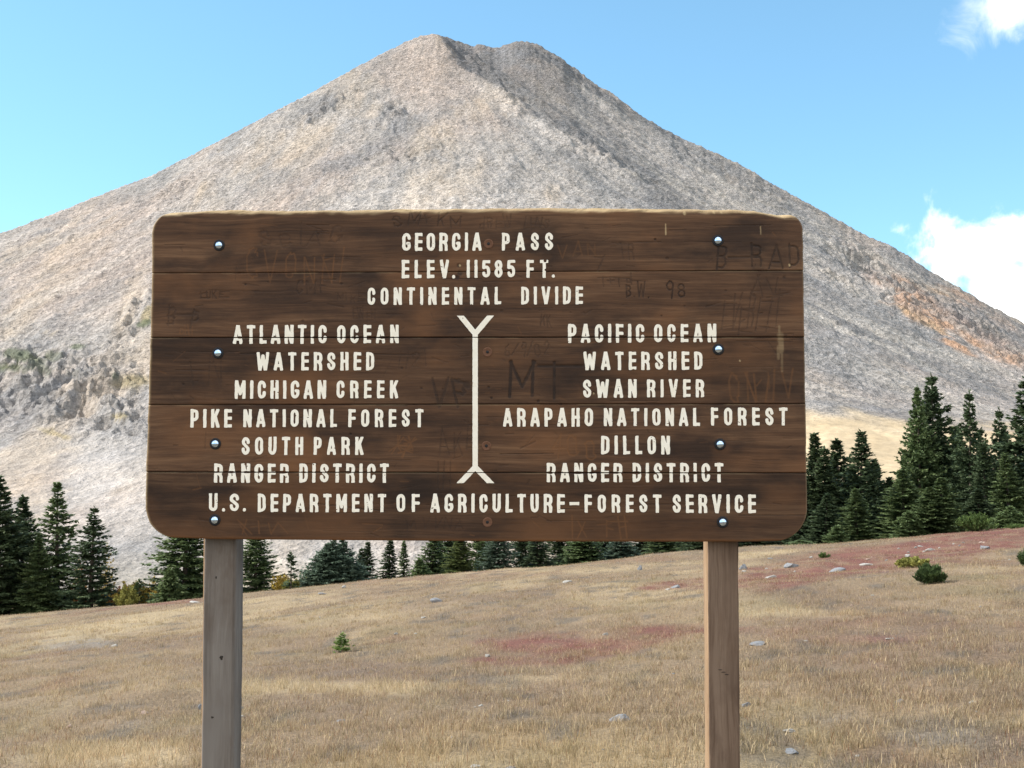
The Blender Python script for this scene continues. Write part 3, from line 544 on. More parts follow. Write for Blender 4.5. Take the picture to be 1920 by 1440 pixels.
def wood_mat(name, tones, vertical=False, plank=False, bumpd=.0012):
    m, nt, b = new_mat(name)
    oc = node(nt, 'ShaderNodeTexCoord').outputs['Object']; rnd = node(nt, 'ShaderNodeObjectInfo').outputs['Random']
    off = node(nt, 'ShaderNodeCombineXYZ', {0: mth(nt, 'MULTIPLY', rnd, 31), 1: mth(nt, 'MULTIPLY', rnd, 17), 2: mth(nt, 'MULTIPLY', rnd, 53)}).outputs[0]
    p = node(nt, 'ShaderNodeVectorMath', {0: oc, 1: off}, operation='ADD').outputs[0]
    sg = (lambda l, c: (c, c, l)) if vertical else (lambda l, c: (l, c, c))
    wob = noise(nt, mapping(nt, p, sg(2.0, 6)), 1, 3)
    pw = node(nt, 'ShaderNodeVectorMath', {0: p, 1: node(nt, 'ShaderNodeCombineXYZ', {0: mth(nt, 'MULTIPLY', wob, .05 if vertical else 0), 1: 0, 2: 0 if vertical else mth(nt, 'MULTIPLY', wob, .05)}).outputs[0]}, operation='ADD').outputs[0]
    big = noise(nt, mapping(nt, pw, sg(1.1, 16)), 1, 4, .6); mid = noise(nt, mapping(nt, pw, sg(4, 110)), 1, 4, .6); fin = noise(nt, mapping(nt, pw, sg(14, 620)), 1, 3, .6)
    blot = noise(nt, mapping(nt, p, sg(4, 9)), 1, 5, .6)
    f = mth(nt, 'ADD', mth(nt, 'MULTIPLY', big, .45), mth(nt, 'ADD', mth(nt, 'MULTIPLY', mid, .35), mth(nt, 'MULTIPLY', fin, .2)))
    c = ramp(nt, f, [(.38, tones[0]), (.5, tones[1]), (.62, tones[2])])
    c = mixc(nt, ramp(nt, blot, [(.46, 0), (.66, .85)]), c, tones[3])
    c = mixc(nt, ramp(nt, noise(nt, mapping(nt, p, sg(3, 5), (5, 5, 5)), 1, 4), [(.50, 0), (.72, .8)]), c, tones[4])
    h = mth(nt, 'ADD', mth(nt, 'MULTIPLY', mid, .6), mth(nt, 'MULTIPLY', fin, .5))
    if plank:
        tone = mth(nt, 'ADD', mth(nt, 'MULTIPLY', node(nt, 'ShaderNodeMath', {0: mth(nt, 'MULTIPLY', rnd, 7.31)}, operation='FRACT').outputs[0], .5), .72)
        c = mixc(nt, 1, c, node(nt, 'ShaderNodeCombineColor', {0: tone, 1: tone, 2: tone}).outputs[0], 'MULTIPLY')
        at = node(nt, 'ShaderNodeSeparateColor', {0: node(nt, 'ShaderNodeVertexColor', layer_name='Marks').outputs[0]})
        c = mixc(nt, mth(nt, 'MULTIPLY', at.outputs[1], .8, clamp=True), c, (.16, .07, .026))
        c = mixc(nt, mth(nt, 'MULTIPLY', at.outputs[0], .8, clamp=True), c, (.018, .012, .010))
        pale = mixc(nt, mid, (.27, .19, .10), (.50, .38, .22))
        c = mixc(nt, mth(nt, 'MULTIPLY', at.outputs[2], 1.0, clamp=True), c, pale)
    nt.links.new(c, b.inputs['Base Color']); b.inputs['Roughness'].default_value = .72
    bm = node(nt, 'ShaderNodeBump', {'Strength': .7, 'Distance': bumpd, 'Height': h}); nt.links.new(bm.outputs[0], b.inputs['Normal'])
    return m
m_plank = wood_mat('stained_plank', [(.036, .0175, .0095), (.080, .040, .0210), (.142, .077, .041), (.024, .013, .0088), (.165, .075, .032)], plank=True)
m_postg = wood_mat('grey_weathered_post', [(.085, .070, .060), (.145, .126, .112), (.205, .184, .166), (.10, .075, .058), (.175, .158, .145)], True)
m_postb = wood_mat('brown_weathered_post', [(.072, .046, .031), (.128, .084, .058), (.19, .134, .098), (.078, .048, .033), (.17, .12, .088)], True)

# board outline per photo: left/right edges, worn top edge, bottom edge
TOPV = [S2(*q) for q in ((330, 396), (345, 395), (400, 392), (480, 394), (560, 393), (640, 393), (700, 391), (780, 391), (850, 390), (950, 389), (1050, 388), (1150, 389), (1250, 390), (1350, 391), (1450, 393), (1475, 399), (1482, 401))]
BOTV = [S2(*q) for q in ((272, 1008), (350, 1011), (600, 1013), (900, 1015), (1200, 1016), (1450, 1016), (1515, 1015))]
LEFT = [S2(*q) for q in ((284, 395), (284, 512), (281, 633), (277, 758), (273, 885), (271, 1010))][::-1]
RIGHT = [S2(*q) for q in ((1506, 395), (1507, 507), (1509, 632), (1511, 757), (1513, 886), (1515, 1016))][::-1]
tv = lambda u: np.interp(u, [q[0] for q in TOPV], [q[1] for q in TOPV])+.0018*(fbm(u/.04, 0*u, 3, 4)-.5)*2
bv = lambda u: np.interp(u, [q[0] for q in BOTV], [q[1] for q in BOTV])
le = lambda v: np.interp(v, [q[1] for q in LEFT], [q[0] for q in LEFT])
ri = lambda v: np.interp(v, [q[1] for q in RIGHT], [q[0] for q in RIGHT])
THK = .040
def corner(v, c, r): t = np.clip((c+r-v)/r, 0, 1); return r*(1-np.sqrt(np.clip(1-t**2, 0, 1)))      # inset near a bottom corner (c = lowest v)
def plank(i):
    NUu, NVv = 1160, 118
    s = np.linspace(0, 1, NUu); r = np.linspace(0, 1, NVv)
    r = np.concatenate([[0, .0025, .006, .012], r[2:-2], [.988, .994, .9975, 1]]); s = np.concatenate([[0, .0005, .0012, .0025], s[3:-3], [.9975, .9988, .9995, 1]])
    ss, rr_ = np.meshgrid(s, r); u = -.915+1.825*ss
    hi = tv(u) if i == 0 else gap_v(i-1, u)-.0001; lo = bv(u) if i == 4 else gap_v(i, u)+.0001
    v = lo+(hi-lo)*rr_
    L, Rr = le(v)+.0025*(fbm(v/.03, 0*v+i, 5, 3)-.5), ri(v)+.002*(fbm(v/.03, 0*v+i+9, 5, 3)-.5)
    if i == 0:
        tL, tR = hi[rr_ == 1][0], hi[rr_ == 1][-1]
        L = L+corner(-v, -S2(330, 397)[1], .062); Rr = Rr-corner(-v, -S2(1480, 399)[1], .050)
    if i == 4:
        L = L+corner(v, float(bv(-.9)), .088); Rr = Rr-corner(v, float(bv(.9)), .092)
    u = L+(Rr-L)*ss
    # distances to the edges -> rounded front arris
    dT, dB, dS = hi-v, v-lo, np.minimum(u-L, Rr-u)
    rt = .0145*(.7+.6*fbm(u/.05, 0*u, 13, 4)) if i == 0 else .0030+.004*np.maximum(fbm(u/.03, 0*u, 33+i, 3)-.6, 0)
    rb = .006 if i == 4 else .0030+.004*np.maximum(fbm(u/.03, 0*u, 34+i, 3)-.6, 0)
    rnd = lambda d, q: q-np.sqrt(np.maximum(q*q-np.maximum(q-d, 0)**2, 0))
    cut, rust_glow, pale = sample(0, u, v), sample(1, u, v), sample(2, u, v)
    if i > 0: cut = np.maximum(cut, (1.0, .35, 1.1, .6, 1.0)[i]*sstep(.0030, .0008, dT)*(.5+.6*fbm(u/.06, 0*u, 47+i, 3)))
    if i < 4: cut = np.maximum(cut, (.5, 1.1, .6, 1.0, 1)[i]*sstep(.0030, .0008, dB)*(.5+.6*fbm(u/.06, 0*u, 52+i, 3)))
    wdp = -rnd(dT, rt)-rnd(dB, rb)-rnd(dS, .006)-.0022*np.clip(cut, 0, 1)-.0008*np.clip(rust_glow, 0, 1)-.0006*(fbm(u/.25, v/.006, 15+i, 3)-.5)
    if i == 0:                                        # splintered, sun-bleached top arris
        tear = sstep(.52, .8, fbm(u/.10, v/.02, 19, 4))
        pl = sstep(rt*1.15, rt*.35, dT+.006*(fbm(u/.05, v/.004, 20, 3)-.5)); pale = np.maximum(pale, pl*(.75+.4*tear)); wdp -= .004*tear*sstep(.02, .0, dT)
    else: pale = np.maximum(pale, .20*sstep(.006, 0, dT)*sstep(.4, .7, fbm(u/.08, 0*u, 41+i, 3)))
    pale = np.maximum(pale, .5*sstep(.010, .002, u-L)); pale = np.maximum(pale, .25*sstep(.006, .001, Rr-u))  # edges paler; the left one's extra paints in sun from that side
    if i == 4: rust_glow = np.maximum(rust_glow, .75*sstep(.012, .0, dB+.006*(fbm(u/.06, v/.01, 43, 3)-.5)))  # lower edge tinted orange-brown, painting in light bounced off the ground
    n = u.size; nr, nc = u.shape; front = loc(u.ravel(), v.ravel(), wdp.ravel())
    g = np.arange(n).reshape(nr, nc); ring = np.concatenate([g[0, :-1], g[:-1, -1], g[-1, ::-1][:-1], g[::-1, 0][:-1]])
    bk = front[ring].copy(); bk[:, 1] = THK; m = len(ring); k2 = np.arange(m); nx = (k2+1) % m
    cb = np.array([[bk[:, 0].mean(), THK, bk[:, 2].mean()]])
    V = np.concatenate([front, bk, cb]); side = np.stack([ring[k2], n+k2, n+nx, ring[nx]], 1)
    back = np.stack([n+nx, n+k2, np.full(m, n+m)], 1)
    o = mesh_obj('plank', V, [grid_faces(nr, nc), side, back], m_plank, sign, smooth=False)
    sm = np.zeros(len(o.data.polygons), bool); sm[:(nr-1)*(nc-1)] = True; o.data.polygons.foreach_set('use_smooth', sm)
    c = np.zeros((len(V), 3)); c[:n] = np.stack([cut, rust_glow, pale], -1).reshape(-1, 3); c[n:n+m, 2] = .4 if i == 0 else 0
    set_attr(o, 'Marks', np.clip(c, 0, 1)); return o
for i, lab in enumerate(('top plank with a worn pale splintered upper edge', None, None, None, 'bottom plank with rounded lower corners')):
    o = plank(i)
    if lab: o['label'] = lab

# --- posts (square timbers with split, slightly waney arrises)
m_side = wood_mat('sunlit_tone_timber', [(.20, .125, .07), (.28, .18, .105), (.34, .23, .14), (.22, .14, .08), (.30, .2, .12)], True)  # paler tone for the left faces, painting in the sunlit strip
def post(x0t, x1t, x0b, x1b, mat, lab, seed):
    (ul, vt), (ur, _) = S2(x0t, 1030), S2(x1t, 1030); (ulb, vb), (urb, _) = S2(x0b, 1420), S2(x1b, 1420)
    kp = (3.04+THK)/3.04; ul, ur, ulb, urb = [kp*(SO[0]+q_)-SO[0] for q_ in (ul, ur, ulb, urb)]
    zs = np.linspace(.43, -VB-.35, 260); q = np.linspace(0, 1, 9)
    per = [(a, 0) for a in (0, .03, .08, .2, .4, .6, .8, .92, .97)]+[(1, a) for a in (0, .05, .3, .6, .95)]+[(a, 1) for a in (1, .9, .5, .1)]+[(0, a) for a in (1, .6, .3, .05)]
    V = []
    for z in zs:
        t = (z-vt)/(vb-vt); L = ul+(ulb-ul)*t; W = (ur+(urb-ur)*t)-L; 
        for k_, (a, d) in enumerate(per):
            x = L+W*a; y = THK+.001+.092*d
            cr = math.exp(-(min(a, 1-a)/.02)**2)*math.exp(-(min(d, 1-d)/.02)**2)
            nz = float(vn(z*9+seed, k_*.4, 3)-.5)*.0022+float(vn(z*40+seed, k_*1.7, 4)-.5)*.0010
            x += nz*(1 if a > .5 else -1)+(cr*.004 if a < .5 else -cr*.004); y += abs(nz) if d < .5 else 0; y += cr*.004*(1 if d < .5 else -1)
            V.append((x, y, z+VB))
    n = len(per); F = []
    for i in range(len(zs)-1):
        for k_ in range(n): F.append((i*n+k_, (i+1)*n+k_, (i+1)*n+(k_+1) % n, i*n+(k_+1) % n))
    F += [tuple(range(n)), tuple(range((len(zs)-1)*n, len(zs)*n))[::-1]]
    o = mesh_obj('post', V, F, mat, sign); o['label'] = lab
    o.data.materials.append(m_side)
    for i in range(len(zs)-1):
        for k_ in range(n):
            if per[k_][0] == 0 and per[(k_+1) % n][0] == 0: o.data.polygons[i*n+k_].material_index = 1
    return o
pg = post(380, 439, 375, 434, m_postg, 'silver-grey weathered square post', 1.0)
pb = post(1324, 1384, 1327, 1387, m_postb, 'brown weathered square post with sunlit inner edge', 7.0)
m_knot, nt, b = new_mat('dark_knot'); b.inputs['Base Color'].default_value = (.03, .024, .02, 1)
def disc(cx, cv, rx, rv, y, mat, name, parent, seed=0, rim=.6):
    n = 14; rg2 = random.Random(seed); V = [(cx, y-.0012, cv+VB)]
    for k_ in range(n): a = 2*math.pi*k_/n; j = rg2.uniform(.7, 1.2); V.append((cx+rx*j*math.cos(a), y+.0006, cv+VB+rv*j*math.sin(a)))
    return mesh_obj(name, V, [(0, 1+k_, 1+(k_+1) % n) for k_ in range(n)][::1], mat, parent)
def knot(px, py, r, rv, par, sd): u, v = S2(px, py); s_ = (3.04+THK)/3.04; return disc(1.0132*(SO[0]+u)-SO[0], (v+SO[2]-EYE)*1.012-(SO[2]-EYE), r, rv, THK+.0008, m_knot, 'knot', par, sd)
knot(414, 1234, .0052, .0065, pg, 1); knot(397, 1346, .0045, .0038, pg, 2); knot(404, 1083, .0025, .004, pg, 3)
# crack on the brown post
k_ = [(1346, 1255), (1353, 1258), (1358, 1264), (1366, 1267)]
for (a, b2), (c_, d_) in zip(k_[:-1], k_[1:]): knot((a+c_)/2, (b2+d_)/2, .0065, .0012, pb, a)

# --- hardware
m_zinc, nt, b = new_mat('bright_zinc'); b.inputs['Metallic'].default_value = 1; b.inputs['Roughness'].default_value = .13; b.inputs['Base Color'].default_value = (.52, .68, .92, 1)
m_dark, nt, b = new_mat('dark_counterbore'); b.inputs['Base Color'].default_value = (.012, .012, .014, 1); b.inputs['Roughness'].default_value = .5
m_rust, nt, b = new_mat('rusty_screw'); oc = node(nt, 'ShaderNodeTexCoord').outputs['Object']
nt.links.new(mixc(nt, noise(nt, oc, 300, 3), (.07, .035, .022), (.20, .10, .06)), b.inputs['Base Color'])
def lathe(prof, n=28):                                # (radius, height towards the viewer) profile
    V, F = [], []
    for r_, h in prof:
        for k_ in range(n): a = 2*math.pi*k_/n; V.append((r_*math.cos(a), -h, r_*math.sin(a)))
    for i in range(len(prof)-1):
        for k_ in range(n): F.append((i*n+k_, i*n+(k_+1) % n, (i+1)*n+(k_+1) % n, (i+1)*n+k_))
    F.append(tuple((len(prof)-1)*n+k_ for k_ in range(n)))
    return V, F
dome = [(.0106, .0005), (.0106, .0022)]+[(.0106*math.cos(R(a)), .0022+.0064*math.sin(R(a))) for a in range(10, 90, 10)]
ring = [(.0160, .0002), (.0155, .0012), (.0115, .0013), (.0108, .0008), (.004, .0008)]
b0 = None
for px, py in ((411, 460), (409, 662), (404, 832), (403, 975), (1346, 451), (1347, 655), (1350, 833), (1355, 979)):
    u, v = S2(px, py)
    if b0 is None:
        V, F = lathe(dome); bo = mesh_obj('bolt', V, F, m_zinc, sign, smooth=True); V, F = lathe(ring); wa = mesh_obj('washer', V, F, m_dark, bo, smooth=False); b0 = (bo, wa)
    else:
        bo = b0[0].copy(); COL.objects.link(bo); bo.parent = sign; wa = b0[1].copy(); COL.objects.link(wa); wa.parent = bo
    bo.location = (u, -.0006, v+VB); bo.rotation_euler = (0, rg.uniform(0, 6), 0)
scp = [(.0135, .0002), (.0128, .0013), (.0095, .0011), (.0085, .0003), (.0012, .0003)]
hole = [(.0042, .0004), (.0036, .0010), (.001, .0010)]
for k_, (px, py) in enumerate(((916, 457), (914, 660), (912, 836), (914, 979))):
    u, v = S2(px, py); V, F = lathe(scp); so = mesh_obj('screw_cup', V, F, m_rust, sign); so.location = (u, -.0004, v+VB)
    V, F = lathe(hole); ho = mesh_obj('screw', V, F, m_dark, so); ho.location = (0, -.0004, 0)
print('sign built')

# ------------------------------------------------------------------ conifers
def foliage_mat(name, c0, c1, c2):
    m, nt, b = new_mat(name)
    oc = node(nt, 'ShaderNodeTexCoord').outputs['Object']; rnd = node(nt, 'ShaderNodeObjectInfo').outputs['Random']
    at = node(nt, 'ShaderNodeVertexColor', layer_name='Leaf').outputs[0]
    v = node(nt, 'ShaderNodeRGBToBW', {0: at}).outputs[0]
    c = ramp(nt, v, [(.0, c0), (.5, c1), (1.0, c2)])
    c = mixc(nt, mth(nt, 'MULTIPLY', rnd, .5), c, mixc(nt, .5, c, (.07, .085, .03)))
    c = mixc(nt, ramp(nt, noise(nt, oc, .9, 3), [(.4, 0), (.7, .4)]), c, c2)
    df = node(nt, 'ShaderNodeBsdfTranslucent', {'Color': c})
    nt.links.new(c, b.inputs['Base Color']); b.inputs['Roughness'].default_value = .6
    mxs = node(nt, 'ShaderNodeMixShader', {0: .22, 1: b.outputs[0], 2: df.outputs[0]})
    nt.links.new(mxs.outputs[0], [n for n in nt.nodes if n.type == 'OUTPUT_MATERIAL'][0].inputs[0])
    return m
m_dk = foliage_mat('dark_spruce_needles', (.026, .042, .023), (.070, .106, .053), (.145, .19, .095))
m_md = foliage_mat('green_spruce_needles', (.05, .078, .034), (.135, .19, .078), (.22, .28, .12))
m_bl = foliage_mat('blue_spruce_needles', (.045, .07, .052), (.12, .17, .115), (.20, .265, .19))
m_yl = foliage_mat('yellow_green_needles', (.05, .07, .022), (.13, .165, .052), (.22, .25, .085))
m_sd = foliage_mat('seedling_needles', (.08, .13, .03), (.18, .27, .065), (.28, .38, .11))
m_bark, nt, b = new_mat('grey_brown_bark'); oc = node(nt, 'ShaderNodeTexCoord').outputs['Object']
nt.links.new(mixc(nt, noise(nt, mapping(nt, oc, (8, 8, 2)), 3, 4), (.05, .038, .03), (.16, .125, .10)), b.inputs['Base Color'])
def tris_mesh(name, T, mat, leaf):
    n = len(T); o = mesh_obj(name, T.reshape(-1, 3), [np.arange(n*3).reshape(-1, 3)], mat, link=False); set_attr(o, 'Leaf', np.repeat(leaf, 3)[:, None].repeat(3, 1)); return o
def blade_tris(P, D, L, W, up, rng):
    """flat needle sprays: P base, D unit direction, L length, W width"""
    s = np.cross(D, up+rng.normal(0, .5, D.shape)); s /= np.linalg.norm(s, axis=1, keepdims=True)+1e-9
    a = P-s*W[:, None]*.5; b_ = P+s*W[:, None]*.5; m = P+D*L[:, None]
    mid = P+D*L[:, None]*.45
    return np.concatenate([np.stack([a, b_, m], 1), np.stack([mid-s*W[:, None]*.75, mid+s*W[:, None]*.75, m], 1), np.stack([P, mid+s*W[:, None]*.8, mid-s*W[:, None]*.8], 1)])
def conifer(seed, Hh=8., Rr=1.8, tops=((0, 0, 1.0),), dens=1.0, power=.8, sparse=0.0, skirt=.03, droop=.25, sp=.24):
    rng = np.random.default_rng(seed); T, LF = [], []; TV, TF, off = [], [], 0; up = np.array((0, 0, 1.))
    for tx, ty, th in tops:
        h = Hh*th; rad = Rr*(.72+.28*th) if len(tops) > 1 else Rr
        lean = rng.normal(0, .012, 2)
        n = 9; zs = np.linspace(-.25, h, 14)
        for z in zs:
            r_ = .018*Hh*max(1-z/h, .04)
            for k_ in range(n if th == 1 else 0): a = 2*math.pi*k_/n; TV.append((tx+lean[0]*z+r_*math.cos(a), ty+lean[1]*z+r_*math.sin(a), z))
        for i in range(len(zs)-1 if th == 1 else 0):
            for k_ in range(n): TF.append((off+i*n+k_, off+i*n+(k_+1) % n, off+(i+1)*n+(k_+1) % n, off+(i+1)*n+k_))
        off += n*len(zs) if th == 1 else 0
        z = skirt*h; az0 = rng.uniform(0, 6.28)
        while z < h*.985:
            q = 1-z/h; nb = int(rng.integers(7, 10)) if q > .12 else 5
            az0 += rng.uniform(.4, 1.2)
            for bi in range(nb):
                if rng.random() < sparse: continue
                az = az0+bi*2*math.pi/nb+rng.normal(0, .22); zz = z+rng.normal(0, sp*.25)
                lobes = .82+.30*vn(np.array(az*1.3+seed), np.array(zz*.8), 5)
                Lb = rad*(q**power)*rng.uniform(.66, 1.15)*float(lobes)*(.42+.58*min(1, q/.34))+.05
                if rng.random() < .06: Lb *= .45
                el = -droop*q+.62*(1-q)**2+rng.normal(0, .09)
                d = np.array((math.cos(az)*math.cos(el), math.sin(az)*math.cos(el), math.sin(el)))
                side = np.array((-math.sin(az), math.cos(az), 0))
                ns = max(3, int(Lb/.105*dens)); s_ = np.sort(rng.uniform(.10, 1, ns)); 
                base = np.array((tx+lean[0]*zz, ty+lean[1]*zz, zz))
                pts = base+d*(Lb*s_)[:, None]+up*(.16*Lb*s_**2*q)[:, None]-up*(.10*Lb*np.sin(np.pi*s_))[:, None]*q
                shade = rng.uniform(.15, .7)
                for sg in (-1, 1, 0, 2):
                    m = len(pts); tl = (.14+.30*Lb*(1-s_)*.9+.02)*rng.uniform(.7, 1.2, m)
                    if sg == 0: D = d+up*rng.uniform(.15, .7, (m, 1))+side*rng.normal(0, .5, (m, 1)); tl = tl*.6+.05
                    elif sg == 2: D = d*.5-up*rng.uniform(.25, .9, (m, 1))+side*rng.normal(0, .6, (m, 1)); tl = tl*.6+.03
                    else: D = d*rng.uniform(.5, 1.0, (m, 1))+side*sg*rng.uniform(.6, 1.0, (m, 1))+up*rng.normal(-.08, .22, (m, 1))
                    D /= np.linalg.norm(D, axis=1, keepdims=True); tl = np.minimum(tl, .62)
                    tr = blade_tris(pts, D, tl, np.full(m, .07)*rng.uniform(.7, 1.3, m), up, rng); T.append(tr)
                    lf = np.clip(shade+.25*(s_-.5)+rng.normal(0, .14, m)+(.12 if sg == 0 else 0), 0, 1); LF.append(np.tile(lf, 3))
                if ns > 5:                            # second-order twigs along side shoots
                    m = ns; sg = rng.choice((-1, 1), m); off2 = rng.uniform(.3, 1, m)*(.14+.28*Lb*(1-s_))
                    p2 = pts+(d*.7+side*sg[:, None]*.8)*off2[:, None]; D = d*rng.normal(.7, .4, (m, 1))+side*rng.normal(0, .7, (m, 1))+up*rng.normal(.1, .4, (m, 1)); D /= np.linalg.norm(D, axis=1, keepdims=True)
                    T.append(blade_tris(p2, D, rng.uniform(.10, .24, m), np.full(m, .05), up, rng)); LF.append(np.tile(np.clip(shade+rng.normal(0.05, .16, m), 0, 1), 3))
            z += sp*rng.uniform(.75, 1.25)*(.55+.6*q)
        m = 14; zt = rng.uniform(.93, 1.0, m)*h; P = np.stack([np.full(m, tx)+lean[0]*zt, np.full(m, ty)+lean[1]*zt, zt], 1); D = rng.normal(0, .45, (m, 3)); D[:, 2] = 1; D /= np.linalg.norm(D, axis=1, keepdims=True)
        T.append(blade_tris(P, D, rng.uniform(.10, .3, m), np.full(m, .05), np.array((1., 0, 0)), rng)); LF.append(np.tile(np.full(m, .5), 3))
    crown = tris_mesh('crown', np.concatenate(T), m_dk, np.concatenate(LF)); trunk = mesh_obj('trunk', TV, TF, m_bark, link=False, smooth=True)
    return crown, trunk, Hh, Rr
PROTO = {
 'wide': [conifer(1, 8, 2.1, power=.72), conifer(2, 8, 2.0, power=.62)],
 'mid': [conifer(3, 8, 1.45, power=.7), conifer(4, 8, 1.35, power=.62), conifer(5, 8, 1.5, ((0, 0, 1), (.45, .2, .86)), power=.66)],
 'slim': [conifer(6, 8, .9, power=.6, droop=.35), conifer(7, 8, .8, power=.55, droop=.4, sparse=.12), conifer(8, 8, .95, ((0, 0, 1), (.35, -.1, .9)), power=.6)],
 'ragged': [conifer(9, 8, 1.7, sparse=.12, dens=1.0, sp=.30, droop=.35, power=.72), conifer(10, 8, 1.6, sparse=.10, dens=1.0, sp=.29, power=.7)],
 'multi': [conifer(11, 4.5, 2.0, ((-.15, 0, 1), (-.65, .1, .95), (.65, 0, .98), (.2, .4, .8), (1.1, .1, .7), (-1.1, .2, .62)), power=.75, sp=.2)],
 'young': [conifer(12, 2.2, .9, power=.75, sp=.13, skirt=.0), conifer(13, 2.2, 1.0, ((0, 0, 1), (.4, .1, .7), (-.35, 0, .75)), power=.7, sp=.13)],
 'seedling': [conifer(15, 2.2, .9, sparse=.25, sp=.26, dens=1.2, droop=-.3, power=.5)],
 'bare': [conifer(14, 3.0, .42, sparse=.55, power=.35, dens=.7, sp=.2, droop=-.1)],
}
ti = 0
def tree(px, top, Yd, wpx, kind, mat, label, group=None, name='spruce_tree', cat='tree', sink=.0):
    global ti
    a, e = px_dir(px, top); x = a*Yd; g = float(ground(x, Yd)); zt = EYE+e*Yd; h = zt-g
    crown, trunk, Hh, Rr = PROTO[kind][ti % len(PROTO[kind])]; ti += 1
    rr_ = (1.7 if px > 1500 and kind != 'young' else 1.32)*wpx/2/FPX*Yd
    r = empty(name, (x, Yd, g-.03-sink), (ti*2.399) % 6.283); r.scale = (rr_/Rr, rr_/Rr, (h+sink)/Hh); tag(r, label, cat, group)
    c = crown.copy(); COL.objects.link(c); c.parent = r; c.material_slots[0].link = 'OBJECT'; c.material_slots[0].material = mat
    t = trunk.copy(); COL.objects.link(t); t.parent = r
    return r
GL, GC, GRt = 'spruces at the left of the meadow', 'spruces showing under the sign board', 'spruces at the right of the sign'
tree(4, 893, 47, 190, 'wide', m_dk, 'tall broad dark spruce cut off by the left edge of the picture', GL)
tree(44, 930, 49.5, 105, 'mid', m_dk, 'dark spruce squeezed between the cut-off spruce at the left edge and the tallest pointed one', GL)
tree(112, 903, 48, 132, 'ragged', m_md, 'tallest pointed spruce of the left clump, its whole tip against pale scree', GL)
tree(172, 948, 46, 108, 'ragged', m_dk, 'ragged dark spruce at the right end of the left clump, beside bare scree', GL)
tree(72, 1000, 46.5, 90, 'wide', m_md, 'lower green spruce in front of the left clump', GL)
tree(348, 950, 47, 150, 'wide', m_md, 'full green spruce directly left of the grey sign post', GL)
tree(318, 1068, 45, 56, 'young', m_md, 'low young spruce at the left foot of the full spruce beside the grey post', GL)
tree(480, 985, 47.5, 98, 'wide', m_md, 'dense conical spruce directly right of the grey sign post', GL)
tree(546, 1036, 45, 24, 'bare', m_dk, 'spindly half-bare sapling alone among yellow scrub under the sign', None, 'spruce_sapling', 'sapling')
tree(262, 1086, 45.5, 22, 'bare', m_md, 'small thin spruce among red and yellow shrubs left of the grey post', None, 'spruce_sapling', 'sapling')
tree(630, 1012, 47, 112, 'multi', m_bl, 'blue-green spruce with several tops standing clear under the sign', GC)
tree(687, 1016, 50, 40, 'slim', m_dk, 'thin spruce immediately right of the many-topped blue-green spruce', GC)
tree(727, 1012, 51, 46, 'slim', m_dk, 'thin dark spruce between two other thin ones, pale scree on both sides', GC)
tree(758, 1014, 52, 30, 'slim', m_md, 'thinnest spruce just left of the closed row under the sign', GC)
tree(786, 1048, 48.5, 48, 'young', m_md, 'small bushy spruce at the left end of the closed row under the sign', GC)
tree(806, 985, 50, 70, 'mid', m_md, 'green spruce that begins the closed row under the middle of the sign', GC)
tree(862, 1000, 48, 66, 'mid', m_yl, 'yellow-green spruce in the closed row under the middle of the sign', GC)
LBC = 'dark green spruce in the row under the sign board, its top hidden'
for px, top, Yd, wp, kd, mt_ in ((838, 960, 55, 80, 'mid', m_dk), (905, 955, 56, 90, 'wide', m_md), (935, 985, 50, 86, 'wide', m_bl), (985, 935, 57, 100, 'wide', m_dk), (1012, 990, 49.5, 56, 'slim', m_dk), (1052, 955, 54, 100, 'wide', m_dk),
                                 (1090, 985, 49.5, 86, 'mid', m_md), (1130, 950, 57, 96, 'wide', m_dk), (1165, 1000, 49, 74, 'mid', m_bl), (1205, 935, 55, 96, 'wide', m_dk), (1250, 985, 50, 86, 'mid', m_md), (1290, 935, 56, 96, 'wide', m_dk), (1335, 955, 52, 90, 'mid', m_dk)):
    tree(px, top, Yd, wp, kd, mt_, LBC, GC)
LBD = 'dark spruce behind the lower right corner of the sign board, top hidden by the board'
for px, top, Yd, wp, kd, mt_ in ((1375, 925, 57, 96, 'wide', m_dk), (1415, 945, 52, 86, 'mid', m_dk), (1455, 895, 56, 92, 'wide', m_dk), (1495, 870, 54, 80, 'mid', m_dk)): tree(px, top, Yd, wp, kd, mt_, LBD, GRt)
